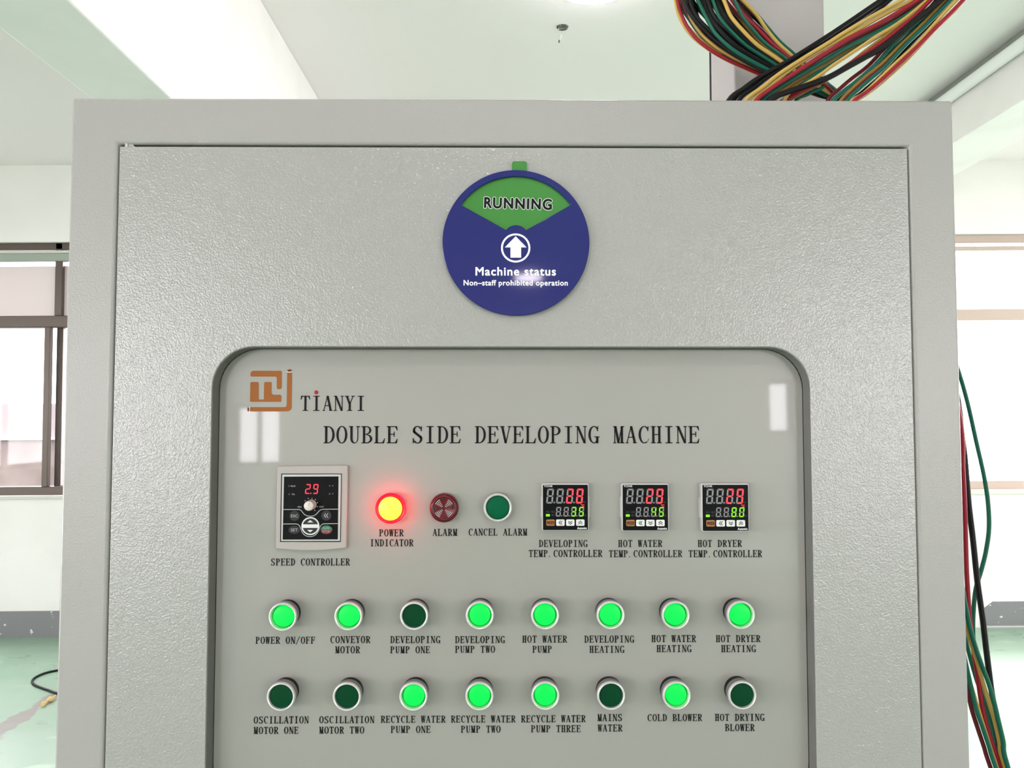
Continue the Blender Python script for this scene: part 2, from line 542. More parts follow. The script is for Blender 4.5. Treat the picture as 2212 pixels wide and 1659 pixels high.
# ------------------------------------------------------------------ lettering
def serif_polys(ch, w, t):
    """outlines of a narrow engraver's roman capital, 1 high, about 0.64 wide; w thick stroke, t thin stroke"""
    P = []

    def R(x0, y0, x1, y1):
        P.append([(x0, y0), (x1, y0), (x1, y1), (x0, y1)])

    def Dg(x0, y0, x1, y1, ww):
        P.append([(x0 - ww / 2, y0), (x0 + ww / 2, y0), (x1 + ww / 2, y1), (x1 - ww / 2, y1)])

    def E(cx, cy, rx, ry, wx, ty, a0, a1, n=14):
        for i in range(n):
            a, b = math.radians(a0 + (a1 - a0) * i / n), math.radians(a0 + (a1 - a0) * (i + 1) / n)
            P.append([(cx + rx * math.cos(a), cy + ry * math.sin(a)), (cx + rx * math.cos(b), cy + ry * math.sin(b)),
                      (cx + (rx - wx) * math.cos(b), cy + (ry - ty) * math.sin(b)),
                      (cx + (rx - wx) * math.cos(a), cy + (ry - ty) * math.sin(a))])

    def foot(x, y, half=None):
        h = w / 2 + 0.07 if half is None else half
        R(x - h, y, x + h, y + t)
    s = 0.08 + w / 2                     # left stem centre
    if ch == 'A':
        Dg(0.07, 0, 0.315, 1, t)
        Dg(0.53, 0, 0.315, 1, w)
        R(0.15, 0.32, 0.47, 0.32 + t)
        R(0.0, 0, 0.16, t)
        R(0.42, 0, 0.64, t)
    elif ch in 'BPRD':
        R(s - w / 2, 0, s + w / 2, 1)
        R(0.0, 1 - t, 0.3, 1)
        if ch == 'D':
            R(0.0, 0, 0.28, t)
            E(0.26, 0.5, 0.37, 0.5, w, t, -90, 90)
        elif ch == 'B':
            R(0.0, 0, 0.32, t)
            R(s, 0.52 - t / 2, 0.32, 0.52 + t / 2)
            E(0.29, 0.76, 0.27, 0.24, w * .9, t, -90, 90)
            E(0.30, 0.26, 0.32, 0.26, w, t, -90, 90)
        else:
            R(0.0, 0, 0.16 + w, t)
            R(s, 0.47, 0.32, 0.47 + t)
            E(0.28, 0.735, 0.31, 0.265, w, t, -90, 90)
            if ch == 'R':
                Dg(0.56, 0, 0.30, 0.5, w)
                R(0.46, 0, 0.66, t)
    elif ch in 'EF':
        R(s - w / 2, 0, s + w / 2, 1)
        R(0.0, 1 - t, 0.56, 1)
        P.append([(0.46, 1), (0.59, 1), (0.62, 0.74), (0.585, 0.74)])
        R(s, 0.5, 0.42, 0.5 + t)
        R(0.40, 0.38, 0.40 + t, 0.68)
        if ch == 'E':
            R(0.0, 0, 0.56, t)
            P.append([(0.46, 0), (0.585, 0), (0.63, 0.27), (0.595, 0.27)])
        else:
            R(0.0, 0, 0.16 + w, t)
    elif ch in 'CG':
        E(0.35, 0.5, 0.33, 0.51, w, t, 48, 300 if ch == 'C' else 290, 20)
        P.append([(0.53, 0.70), (0.575, 0.70), (0.60, 1.0), (0.565, 1.0), (0.5, 0.86)])
        if ch == 'C':
            P.append([(0.48, 0.03), (0.52, 0.06), (0.62, 0.26), (0.59, 0.27)])
        else:
            R(0.46, 0.0, 0.46 + w, 0.40)
            R(0.36, 0.40 - t, 0.66, 0.40)
            P.append([(0.40, 0.02), (0.50, 0.07), (0.48, 0.16), (0.40, 0.06)])
    elif ch == 'H':
        for x in (s, 0.56 - w / 2):
            R(x - w / 2, 0, x + w / 2, 1)
            foot(x, 0)
            foot(x, 1 - t)
        R(s, 0.48, 0.5, 0.48 + t)
    elif ch == 'I':
        R(0.32 - w / 2, 0, 0.32 + w / 2, 1)
        foot(0.32, 0, 0.21)
        foot(0.32, 1 - t, 0.21)
    elif ch == 'L':
        R(s - w / 2, 0, s + w / 2, 1)
        R(0.0, 1 - t, 0.16 + w, 1)
        R(0.0, 0, 0.56, t)
        P.append([(0.44, 0), (0.575, 0), (0.63, 0.30), (0.595, 0.30)])
    elif ch == 'M':
        R(0.07, 0, 0.07 + t, 1)
        R(0.57 - w, 0, 0.57, 1)
        Dg(0.31, 0.0, 0.13, 1, w)
        Dg(0.31, 0.0, 0.50, 1, t)
        R(0.0, 1 - t, 0.2, 1)
        R(0.45, 1 - t, 0.64, 1)
        R(0.0, 0, 0.18, t)
        R(0.40, 0, 0.64, t)
    elif ch == 'N':
        R(0.09, 0, 0.09 + t, 1)
        R(0.52, 0, 0.52 + t, 1)
        Dg(0.53, 0.0, 0.13, 1, w)
        R(0.0, 1 - t, 0.2, 1)
        R(0.44, 1 - t, 0.64, 1)
        R(0.0, 0, 0.2, t)
    elif ch == 'O':
        E(0.32, 0.5, 0.315, 0.515, w, t, 0, 360, 32)
    elif ch == 'S':
        ww = w * 0.75
        E(0.315, 0.745, 0.265, 0.27, w, t, 30, 215, 14)
        E(0.325, 0.255, 0.275, 0.27, w, t, -150, 35, 14)
        P.append([(0.10, 0.60), (0.52, 0.25), (0.56, 0.36), (0.56, 0.40), (0.12, 0.76), (0.07, 0.70)])
        P.append([(0.51, 0.70), (0.56, 0.70), (0.575, 1.0), (0.53, 1.0), (0.48, 0.87)])
        P.append([(0.05, 0.0), (0.10, 0.0), (0.15, 0.13), (0.10, 0.30), (0.05, 0.30)])
    elif ch == 'T':
        R(0.32 - w / 2, 0, 0.32 + w / 2, 1)
        R(0.05, 1 - t, 0.59, 1)
        P.append([(0.04, 1), (0.16, 1), (0.05, 0.74), (0.01, 0.74)])
        P.append([(0.60, 1), (0.48, 1), (0.59, 0.74), (0.63, 0.74)])
        foot(0.32, 0, 0.18)
    elif ch == 'U':
        R(0.08, 0.3, 0.08 + w, 1)
        R(0.54 - t, 0.3, 0.54, 1)
        for i in range(14):
            a, b = PI + PI * i / 14, PI + PI * (i + 1) / 14

            def q(an, o):
                f = (an - PI) / PI
                k = w + (t - w) * f
                rx, rz = (0.23, 0.31) if o else (0.23 - (w + t) / 2, 0.31 - t)
                cxx = 0.31 if o else 0.31 + (w - t) / 2
                return (cxx + rx * math.cos(an), 0.30 + rz * math.sin(an))
            P.append([q(a, 1), q(b, 1), q(b, 0), q(a, 0)])
        R(0.0, 1 - t, 0.24, 1)
        R(0.42, 1 - t, 0.64, 1)
    elif ch == 'V':
        Dg(0.33, 0, 0.12, 1, w)
        Dg(0.34, 0, 0.55, 1, t)
        R(0.0, 1 - t, 0.26, 1)
        R(0.44, 1 - t, 0.65, 1)
    elif ch == 'W':
        k = w * 0.85
        Dg(0.19, 0, 0.09, 1, k)
        Dg(0.19, 0, 0.32, 1, t)
        Dg(0.44, 0, 0.32, 1, k)
        Dg(0.45, 0, 0.57, 1, t)
        R(0.0, 1 - t, 0.2, 1)
        R(0.24, 1 - t, 0.42, 1)
        R(0.48, 1 - t, 0.66, 1)
    elif ch == 'Y':
        Dg(0.32, 0.45, 0.12, 1, w)
        Dg(0.33, 0.45, 0.54, 1, t * 1.1)
        R(0.32 - w / 2, 0, 0.32 + w / 2, 0.48)
        R(0.0, 1 - t, 0.26, 1)
        R(0.42, 1 - t, 0.65, 1)
        foot(0.32, 0, 0.17)
    elif ch == '.':
        P.append(disc(0.16, 0.07, 0.075, n=10))
    elif ch == '/':
        Dg(0.06, -0.12, 0.58, 1.1, t * 1.2)
    return P


def serif(mb, text, x0, x1, z0, cap, y, w=0.15, t=0.06):
    """a line of roman capitals spaced evenly between x0 and x1 on the baseline z0"""
    n = len(text)
    pitch = (x1 - x0) / (n - 1 + 0.64 / 0.72) if n > 1 else cap * 0.72
    sx = pitch / 0.72
    for i, ch in enumerate(text):
        for poly in serif_polys(ch, w, t):
            mb.flat([(x0 + i * pitch + p[0] * sx, z0 + p[1] * cap) for p in poly], y)


def sans(mb, text, x0, x1, z0, z1, y, bold=0.0, rot=0.0, shear=0.0, fat=0.0, space=1.0):
    """a line of sans-serif lettering that fills the box x0..x1, z0..z1"""
    cu = bpy.data.curves.new('lettering', 'FONT')
    cu.body = text
    cu.size = 1.0
    cu.offset = 0.0
    cu.space_character = space
    cu.shear = shear
    cu.resolution_u = 4
    o = bpy.data.objects.new('lettering', cu)
    COL.objects.link(o)
    dg = bpy.context.evaluated_depsgraph_get()
    dg.update()
    me = bpy.data.meshes.new_from_object(o.evaluated_get(dg))
    xs = [v.co.x for v in me.vertices]
    ys = [v.co.y for v in me.vertices]
    if xs:
        ax, bx, ay, by = min(xs), max(xs), min(ys), max(ys)
        sx, sz = (x1 - x0) / (bx - ax), (z1 - z0) / (by - ay)
        cx, cz = (x0 + x1) / 2, (z0 + z1) / 2
        ca, sa = math.cos(rot), math.sin(rot)
        fat = fat or bold * (z1 - z0)
        shifts = [(0, 0)] if not fat else [(fat * math.cos(q * PI / 6), fat * math.sin(q * PI / 6)) for q in range(12)]
        for q, (dx, dz) in enumerate(shifts):
            vs = []
            for v in me.vertices:
                px, pz = x0 + (v.co.x - ax) * sx - cx, z0 + (v.co.y - ay) * sz - cz
                vs.append(mb.bm.verts.new((cx + px * ca - pz * sa + dx, y - 0.000012 * q, cz + px * sa + pz * ca + dz)))
            for p in me.polygons:
                try:
                    f = mb.bm.faces.new([vs[i] for i in p.vertices])
                    f.material_index = mb.mi
                except ValueError:
                    pass
    bpy.data.objects.remove(o)
    bpy.data.curves.remove(cu)
    bpy.data.meshes.remove(me)


SEGS = {'0': 'abcdef', '1': 'bc', '2': 'abged', '3': 'abgcd', '4': 'fgbc', '5': 'afgcd', '6': 'afgedc',
        '7': 'abc', '8': 'abcdefg', '9': 'abcdfg', ' ': ''}


def seven(mb_on, mb_off, ch, x, z, w, h, y, slant=0.1, th=0.2, gap=0.03):
    """one seven-segment digit, lower left corner x, z"""
    t = w * th
    g = w * gap + 0.00006
    hh = h / 2
    shp = {
        'a': [(0 + g + t * .2, h), (w - g - t * .2, h), (w - t - g, h - t), (t + g, h - t)],
        'd': [(0 + g + t * .2, 0), (t + g, t), (w - t - g, t), (w - g - t * .2, 0)],
        'g': [(t * .7 + g, hh), (t + g, hh + t / 2), (w - t - g, hh + t / 2), (w - t * .7 - g, hh), (w - t - g, hh - t / 2), (t + g, hh - t / 2)],
        'f': [(0, h - g - t * .2), (t, h - t - g), (t, hh + t / 2 + g), (t * .5, hh + g), (0, hh + t * .4 + g)],
        'e': [(0, g + t * .2), (0, hh - t * .4 - g), (t * .5, hh - g), (t, hh - t / 2 - g), (t, t + g)],
        'b': [(w, h - g - t * .2), (w, hh + t * .4 + g), (w - t * .5, hh + g), (w - t, hh + t / 2 + g), (w - t, h - t - g)],
        'c': [(w, g + t * .2), (w - t, t + g), (w - t, hh - t / 2 - g), (w - t * .5, hh - g), (w, hh - t * .4 - g)],
    }
    for k, poly in shp.items():
        tgt = mb_on if k in SEGS[ch] else mb_off
        if tgt is None:
            continue
        tgt.flat([(x + p[0] + p[1] * slant, z + p[1]) for p in poly], y)


# ------------------------------------------------------------------ the room
HC = 3.36
XL, XR, YF, YB = -6.4, 6.4, -10.4, 4.75


def wall_x(name, y0, y1, holes, x0=XL, x1=XR, z0=0.0, z1=HC):
    """wall along x with rectangular openings (x0, x1, z0, z1)"""
    mb = new('wall')
    xs = sorted({x0, x1} | {h[0] for h in holes} | {h[1] for h in holes})
    for a, b in zip(xs, xs[1:]):
        zs = [(h[2], h[3]) for h in holes if h[0] <= a + 1e-6 and h[1] >= b - 1e-6]
        z = z0
        for p, q in sorted(zs):
            if p > z:
                mb.box((a, y0, z), (b, y1, p))
            z = q
        if z < z1:
            mb.box((a, y0, z), (b, y1, z1))
    return struct(mb.build(name))


def wall_y(name, x0, x1, holes, y0=YF, y1=YB, z0=0.0, z1=HC):
    mb = new('wall')
    ys = sorted({y0, y1} | {h[0] for h in holes} | {h[1] for h in holes})
    for a, b in zip(ys, ys[1:]):
        zs = [(h[2], h[3]) for h in holes if h[0] <= a + 1e-6 and h[1] >= b - 1e-6]
        z = z0
        for p, q in sorted(zs):
            if p > z:
                mb.box((x0, a, z), (x1, b, p))
            z = q
        if z < z1:
            mb.box((x0, a, z), (x1, b, z1))
    return struct(mb.build(name))


def portal(x, y, z, sx, sz, rot):
    ld = bpy.data.lights.new('daylight_portal', 'AREA')
    ld.shape = 'RECTANGLE'
    ld.size = sx
    ld.size_y = sz
    ld.cycles.is_portal = True
    o = bpy.data.objects.new('daylight_portal', ld)
    COL.objects.link(o)
    o.location = (x, y, z)
    o.rotation_euler = rot


mb = new('floor')
mb.box((XL - .2, YF - .2, -0.1), (XR + .2, YB + .2, 0))
struct(mb.build('floor'))
mb = new('ceiling')
mb.box((XL - .2, YF - .2, HC), (XR + .2, YB + .2, HC + 0.15))
struct(mb.build('ceiling'))

ZS = room_at(60, 1074, YB).z           # left sill and head, read on the wall
ZH = room_at(60, 523, YB).z
ZS2 = room_at(2150, 1058, YB).z
ZH2 = room_at(2150, 505, YB).z
WL = (-5.9, -2.5, ZS, ZH)
WR = (3.02, 5.9, ZS2, ZH2)
wall_x('wall_back', YB, YB + 0.22, [WL, WR])
WF = [(-6.35, -4.15, 0.5, 3.15), (-3.95, -3.25, 0.85, 1.75), (3.82, 4.2, 1.25, 2.05), (4.4, 6.35, 0.5, 3.15)]  # unseen; the wide ones are enlarged to bring in light
wall_x('wall_front', YF - 0.22, YF, WF)
WSL = [(0.4, 3.9, 0.95, 2.9), (-9.6, -7.0, 0.95, 2.8)]
WLL = (-9.6, -4.6, 0.9, 2.8)  # unseen window added to bring in more light
WLM = (-3.4, 1.6, 0.9, 2.7)  # another unseen window, added to brighten the left of the back wall
wall_y('wall_left', XL - 0.22, XL, [WLL, WLM])
portal(XL - 0.2, (WLM[0] + WLM[1]) / 2, (WLM[2] + WLM[3]) / 2, WLM[3] - WLM[2], WLM[1] - WLM[0], (0, -PI / 2, 0))
portal(XL - 0.2, (WLL[0] + WLL[1]) / 2, (WLL[2] + WLL[3]) / 2, WLL[3] - WLL[2], WLL[1] - WLL[0], (0, -PI / 2, 0))
wall_y('wall_right', XR, XR + 0.22, WSL)
for x0, x1, z0, z1 in WF:
    portal((x0 + x1) / 2, YF - 0.2, (z0 + z1) / 2, x1 - x0, z1 - z0, (PI / 2, 0, 0))
for x0, x1, z0, z1 in (WL, WR):
    portal((x0 + x1) / 2, YB + 0.21, (z0 + z1) / 2, x1 - x0, z1 - z0, (-PI / 2, 0, 0))
for y0, y1, z0, z1 in WSL:
    portal(XR + 0.2, (y0 + y1) / 2, (z0 + z1) / 2, z1 - z0, y1 - y0, (0, PI / 2, 0))

# beams under the ceiling
c0 = TILT @ cam_loc
BZ = EYE + 1.04
mb = new('beam')
mb.box((-1.325, YF, BZ), (-1.065, YB, HC))
struct(mb.build('trim_1', bevel=0.008))
mb = new('beam')
mb.box((2.52, YF, EYE + 1.53), (2.87, YB, HC))
struct(mb.build('trim_2', bevel=0.008))

mb = new('rail_green')
mb.box((2.508, YF, EYE + 1.772), (2.52, YB, EYE + 1.855))
struct(mb.build('trim_3'))

# skirting
bz_l = room_at(60, 1320, YB).z
mb = new('skirting')
mb.box((XL, YB - 0.012, 0), (2.2, YB, bz_l))
struct(mb.build('baseboard_back'))
xr0 = room_at(2118, 1320, YB).x
zr = room_at(2180, 1299, YB).z
mb = new('skirting')
mb.prism([(xr0, 0.015), (XR, 0.015), (XR, zr), (xr0 + 0.09, zr), (xr0 + 0.02, zr - 0.05)], YB - 0.012, YB)
struct(mb.build('baseboard_right'))


def cover(name, x0, x1, z0, z1, y0, y1, matname, parent, bevel=0.004):
    mb = new(matname)
    mb.box((x0, y0, z0), (x1, y1, z1))
    return mb.build(name, parent, bevel=bevel, seg=2)


# window on the left: bronze frame, milky top light, sliding sashes below
def pz(y, px=60):
    return room_at(px, y, YB + 0.05).z


def pxx(x, py=800):
    return room_at(x, py, YB + 0.05).x


mb = new('bronze')
ya, yb = YB + 0.03, YB + 0.10
x0, x1 = WL[0], WL[1]
mb.box((x0, ya, pz(541)), (x1, yb, WL[3]))                 # head
mb.box((x0, ya, WL[2]), (x1, yb, pz(1051)))                # bottom rail
mb.box((x0, ya, WL[2]), (x0 + .06, yb, WL[3]))
mb.box((x1 - .06, ya, WL[2]), (x1, yb, WL[3]))
mb.box((x0, ya, pz(708)), (x1, yb, pz(683)))               # transom
mb.box((pxx(118), ya, pz(683)), (pxx(134), yb, WL[3]))     # post in the top light
mb.box((-4.4, ya, WL[2]), (-4.34, yb, WL[3]))
w1 = struct(mb.build('window_1', bevel=0.005))
s = cover('sash', pxx(101), pxx(114), pz(1051), pz(708), ya - 0.02, ya + 0.02, 'bronze', w1)
s = cover('sash', pxx(119), pxx(133), pz(1051), pz(708), ya + 0.03, yb + 0.01, 'bronze', w1)
cover('curtain_rail', x0, x1, pz(566), pz(550), ya - 0.02, ya + 0.03, 'rail_green', w1)
cover('top_bead', x0, x1, pz(549), pz(543), ya - 0.01, ya + 0.01, 'sill', w1, 0.002)
mb = new('frosted')
mb.box((x0, ya + .03, pz(683)), (x1, ya + .034, pz(575)))
mb.build('milky_pane', w1)
mb = new('glass')
mb.box((x0, ya + .03, pz(1051)), (x1, ya + .034, pz(708)))
mb.build('pane', w1)
cover('sill', x0 - .05, x1 + .05, WL[2] - 0.012, WL[2] + 0.012, YB - 0.03, YB + 0.1, 'sill', w1, 0.003)


def pz2(y):
    return room_at(2150, y, YB + 0.05).z


mb = new('flare_pale')
x0, x1 = WR[0], WR[1]
mb.box((x0, ya, pz2(525)), (x1, yb, WR[3]))
mb.box((x0, ya, WR[2]), (x1, yb, pz2(1038)))
mb.box((x0, ya, WR[2]), (x0 + .06, yb, WR[3]))
mb.box((x1 - .06, ya, WR[2]), (x1, yb, WR[3]))
mb.box((x0, ya, pz2(692)), (x1, yb, pz2(668)))
mb.box((4.6, ya, WR[2]), (4.66, yb, WR[3]))
w2 = struct(mb.build('window_2', bevel=0.005))
cover('curtain_rail', x0, x1, pz2(543), pz2(534), ya - 0.02, ya + 0.03, 'flare_pale', w2)
mb = new('glass')
mb.box((x0, ya + .03, WR[2]), (x1, ya + .034, WR[3]))
mb.build('pane', w2)
cover('sill', x0 - .05, x1 + .05, WR[2] - 0.03, WR[2] + 0.003, YB - 0.03, YB + 0.1, 'sill', w2, 0.003)


def plain_window(name, x0, x1, z0, z1, yc, n):
    mb = new('bronze')
    mb.box((x0, yc - .03, z0), (x1, yc + .03, z0 + .06))
    mb.box((x0, yc - .03, z1 - .06), (x1, yc + .03, z1))
    for i in range(n + 1):
        xc = x0 + .03 + (x1 - x0 - .06) * i / n
        mb.box((xc - .03, yc - .03, z0 + .06), (xc + .03, yc + .03, z1 - .06))
    w = struct(mb.build(name))
    mb = new('glass')
    mb.box((x0, yc - .002, z0), (x1, yc + .002, z1))
    mb.build('pane', w)


def side_window(name, y0, y1, z0, z1, xc, n):
    mb = new('bronze')
    mb.box((xc - .03, y0, z0), (xc + .03, y1, z0 + .06))
    mb.box((xc - .03, y0, z1 - .06), (xc + .03, y1, z1))
    for i in range(n + 1):
        yc = y0 + .03 + (y1 - y0 - .06) * i / n
        mb.box((xc - .03, yc - .03, z0 + .06), (xc + .03, yc + .03, z1 - .06))
    w = struct(mb.build(name))
    mb = new('glass')
    mb.box((xc - .002, y0, z0), (xc + .002, y1, z1))
    mb.build('pane', w)


for i, (a, b, c, d) in enumerate(WF):
    plain_window('window_%d' % (3 + i), a, b, c, d, YF - 0.1, (3, 2, 1, 3)[i])
side_window('window_10', *WLL, XL - 0.1, 3)  # unseen window, added to bring in light
side_window('window_11', *WLM, XL - 0.1, 4)  # unseen window, added to brighten the left of the back wall
for i, (a, b, c, d) in enumerate(WSL):
    side_window('window_%d' % (7 + i), a, b, c, d, XR + 0.1, 3)

# the neighbouring building outside the left window
YH = 10.0


def hz(py):
    return room_at(60, py, YH).z


t = thing('neighbouring_building', 'pinkish rendered building wall with a pale ledge, outside the left window', 'building',
          (-7, YH, -3), tilt=False)
for nm, mt, za, zb, dy in (('upper_wall', 'house', hz(946), hz(872), 0), ('ledge', 'house_ledge', hz(950), hz(945), -0.06),
                           ('lower_wall', 'house_low', -3, hz(950), 0.0)):
    mb = new(mt)
    mb.box((-4.5, dy, za + 3), (3.2, 3, zb + 3))
    mb.build(nm, t)

# conduit along the right beam
mb = new('pipe')
zt = EYE + 1.775
mb.tube([(2.485, YF + .3, zt), (2.485, YB - 0.02, zt)], 0.032, 14)
p = mb.build('conduit_pipe')
tag(p, 'pale round conduit pipe running along the side of the right ceiling beam', 'pipe')

# ceiling lamps
lamps = []
for (x, y) in ((0.0, 0.0), (-0.2, -1.9), (0.3, -8.0), (0.6, -4.6), (3.9, -3.6), (4.2, -7.4), (4.4, 1.2)):  # lamps neither seen nor mirrored are added to light the room
    lamps.append((x, y))
lx = room_at(1285, -36, 0)     # direction of the lamp at the top edge of the photo
dd = (lx - c0)
lp = c0 + dd * ((HC - 0.05 - c0.z) / dd.z)
lamps[0] = (lp.x, lp.y)
# the lamp mirrored in the blue sign
sp_ = at(1146, 602, -0.006)
dv = (sp_ - cam_loc)
rv = Vector((dv.x, -dv.y, dv.z))
k = (HC - 0.05 - sp_.z) / rv.z
lamps[2] = (sp_.x + rv.x * k, max(sp_.y + rv.y * k, YF + 0.3))
print('lamp seen', lamps[0], 'lamp mirrored', (sp_ + rv * k))
proto = None
for i, (x, y) in enumerate(lamps):
    lab = 'round white ceiling lamp glowing at the top edge of the photo' if i == 0 else \
        'round white ceiling lamp behind the photographer, not directly seen, outside the photo'
    if i == len(lamps) - 1:
        lab = 'added round white ceiling lamp to the right of the right beam, outside the photo'
    t = thing('ceiling_light', lab, 'ceiling lamp', (x, y, HC), 'round lamps on the ceiling', tilt=False)
    if proto is None:
        mb = new('lamp_body')
        n = 40
        for zz0, zz1, r in ((0, -0.035, 0.185),):
            a = [mb.bm.verts.new((r * math.cos(2 * PI * q / n), r * math.sin(2 * PI * q / n), zz0)) for q in range(n)]
            b = [mb.bm.verts.new((r * math.cos(2 * PI * q / n), r * math.sin(2 * PI * q / n), zz1)) for q in range(n)]
            for q in range(n):
                mb.bm.faces.new((a[q], a[(q + 1) % n], b[(q + 1) % n], b[q]))
            mb.bm.faces.new(b)
        base = mb.build('lamp_base', t)
        mb = new('lamp_glow')
        rings = []
        for r, z in ((0.175, -0.036), (0.165, -0.05), (0.12, -0.062), (0.05, -0.068)):
            rings.append([mb.bm.verts.new((r * math.cos(2 * PI * q / n), r * math.sin(2 * PI * q / n), z)) for q in range(n)])
        for ra, rb in zip(rings, rings[1:]):
            for q in range(n):
                f = mb.bm.faces.new((ra[q], ra[(q + 1) % n], rb[(q + 1) % n], rb[q]))
                f.smooth = True
        mb.bm.faces.new(rings[-1])
        dif = mb.build('diffuser', t)
        proto = (base, dif)
    else:
        for src in proto:
            c = src.copy()
            COL.objects.link(c)
            c.parent = t

# broken fitting dangling from the ceiling
hp = room_at(1215, 58, 1.0)
dd = hp - c0
hp = c0 + dd * ((HC - c0.z) / dd.z)
t = thing('ceiling_rose', 'small dark round ceiling fitting with a loose wire end dangling from it', 'ceiling fitting',
          (hp.x, hp.y, HC), tilt=False)
mb = new('rust')
n = 20
a = [mb.bm.verts.new((0.029 * math.cos(2 * PI * q / n), 0.026 * math.sin(2 * PI * q / n), 0)) for q in range(n)]
b = [mb.bm.verts.new((0.025 * math.cos(2 * PI * q / n), 0.022 * math.sin(2 * PI * q / n), -0.008)) for q in range(n)]
for q in range(n):
    mb.bm.faces.new((a[q], a[(q + 1) % n], b[(q + 1) % n], b[q]))
mb.bm.faces.new(b)
mb.build('fitting_plate', t)
mb = new('sill')
mb.tube(smooth_path([(-.018, 0, -.006), (-.02, -.002, -.022), (-.012, 0, -.036), (-.006, 0, -.046), (-.012, 0, -.058), (-.016, 0, -.066)]), 0.0022, 6)
mb.build('loose_wire', t)
mb = new('rust')
mb.tube([(-.016, 0, -.064), (-.0165, 0, -.070), (-.017, 0, -.076)], 0.0035, 8)
mb.build('wire_tip', t)

# cable loop and scrap on the floor at the left
pts = [floor_at(x, y, 0.006) for x, y in ((230, 1436), (170, 1441), (118, 1449), (97, 1454), (80, 1461), (71, 1468), (70, 1474), (76, 1480),
                                        (90, 1486), (105, 1491), (118, 1496), (160, 1508), (220, 1520))]
mb = new('wire_black')
mb.tube(smooth_path(pts), 0.0065, 8)
tag(mb.build('floor_cable'), 'black cable lying in a loop on the green floor left of the cabinet', 'cable')
pts = [floor_at(x, y, 0.014) for x, y in ((92, 1521), (97, 1518), (101, 1514), (108, 1511), (114, 1507), (120, 1503))]
mb = new('scrap')
mb.tube(smooth_path(pts), lambda s: 0.009 + 0.005 * math.sin(s * 11 + 1), 7)
tag(mb.build('foam_scrap'), 'small torn yellow scrap on the floor beside the black cable loop', 'scrap')

# ------------------------------------------------------------------ the control cabinet
cab = thing('control_cabinet', 'large grey textured control cabinet with a recessed panel of push buttons', 'control cabinet')
HW = 0.4405
TOPZ = EYE + 0.3205
DX0, DX1, DZ1, DZ0 = -0.3925, 0.3938, EYE + 0.2712, 0.10      # door leaf
GAP = 0.0016
OX0, OX1, OZ1, OZ0 = -0.2967, 0.2920, EYE + 0.0716, EYE - 0.380   # opening in the door
PY = 0.020                                                    # depth of the instrument panel
# body: a tube with a front frame and a back plate
hx0, hx1, hz0, hz1 = DX0 - GAP, DX1 + GAP, DZ0 - GAP, DZ1 + 0.0024


def loop_ring(mb, outer, inner, y0, y1, back=True):
    n = len(outer)
    o0 = [mb.bm.verts.new((p[0], y0, p[1])) for p in outer]
    i0 = [mb.bm.verts.new((p[0], y0, p[1])) for p in inner]
    o1 = [mb.bm.verts.new((p[0], y1, p[1])) for p in outer]
    i1 = [mb.bm.verts.new((p[0], y1, p[1])) for p in inner]
    for k in range(n):
        j = (k + 1) % n
        for q in ((o0[k], o0[j], i0[j], i0[k]), (o0[j], o0[k], o1[k], o1[j]), (i0[k], i0[j], i1[j], i1[k]),
                  (o1[j], o1[k], i1[k], i1[j])):
            f = mb.bm.faces.new(q)
            f.material_index = mb.mi


outer = [(-HW, 0), (HW, 0), (HW, TOPZ), (-HW, TOPZ)]
inner = [(hx0, hz0), (hx1, hz0), (hx1, hz1), (hx0, hz1)]
mb = new('frame_paint')
loop_ring(mb, outer, inner, 0.0, 0.45)
mb.build('cabinet_body', cab, bevel=0.0042, seg=4)
mb = new('frame_paint')
mb.box((hx0 + .001, 0.435, hz0 + .001), (hx1 - .001, 0.448, hz1 - .001))
mb.build('back_plate', cab)
# the door: a plate with a rounded opening
mb = new('paint')
inn = rrect(OX0, OZ0, OX1, OZ1, 0.041, 10)
corners = [(DX0, DZ0), (DX1, DZ0), (DX1, DZ1), (DX0, DZ1)]
for y, flip in ((0.0008, False), (PY - 0.0012, True)):
    vi = [mb.bm.verts.new((p[0], y, p[1])) for p in inn]
    vo = [mb.bm.verts.new((p[0], y, p[1])) for p in corners]
    for c in range(4):
        arc = vi[c * 11:(c + 1) * 11]
        for a, b in zip(arc, arc[1:]):
            mb.bm.faces.new((vo[c], b, a) if flip else (vo[c], a, b))
        nx = vi[((c + 1) % 4) * 11]
        q = (vo[c], arc[-1], nx, vo[(c + 1) % 4])
        mb.bm.faces.new(q if flip else q[::-1])
    if not flip:
        f_i, f_o = vi, vo
    else:
        for k in range(len(vi)):
            j = (k + 1) % len(vi)
            mb.bm.faces.new((f_i[k], f_i[j], vi[j], vi[k])).smooth = True
        for k in range(4):
            j = (k + 1) % 4
            mb.bm.faces.new((f_o[j], f_o[k], vo[k], vo[j]))
door = mb.build('door', cab, bevel=0.0010, seg=3, angle=50)
mb = new('recess_shade')
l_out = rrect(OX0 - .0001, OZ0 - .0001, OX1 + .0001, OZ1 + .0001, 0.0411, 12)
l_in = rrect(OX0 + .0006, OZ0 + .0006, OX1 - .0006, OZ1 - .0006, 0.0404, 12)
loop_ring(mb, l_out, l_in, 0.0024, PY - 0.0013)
tag(mb.build('recess_shade_band', door), 'dark grey band on the recess walls, their shade put into its colour')
mb = new('black_rubber')
g_in = rrect(OX0 + .0009, OZ0 + .0009, OX1 - .0009, OZ1 - .0009, 0.0405, 10)
g_out = rrect(OX0 - .003, OZ0 - .003, OX1 + .003, OZ1 + .003, 0.044, 10)
loop_ring(mb, g_out, g_in, PY - 0.0012, PY)
mb.build('gasket', door)
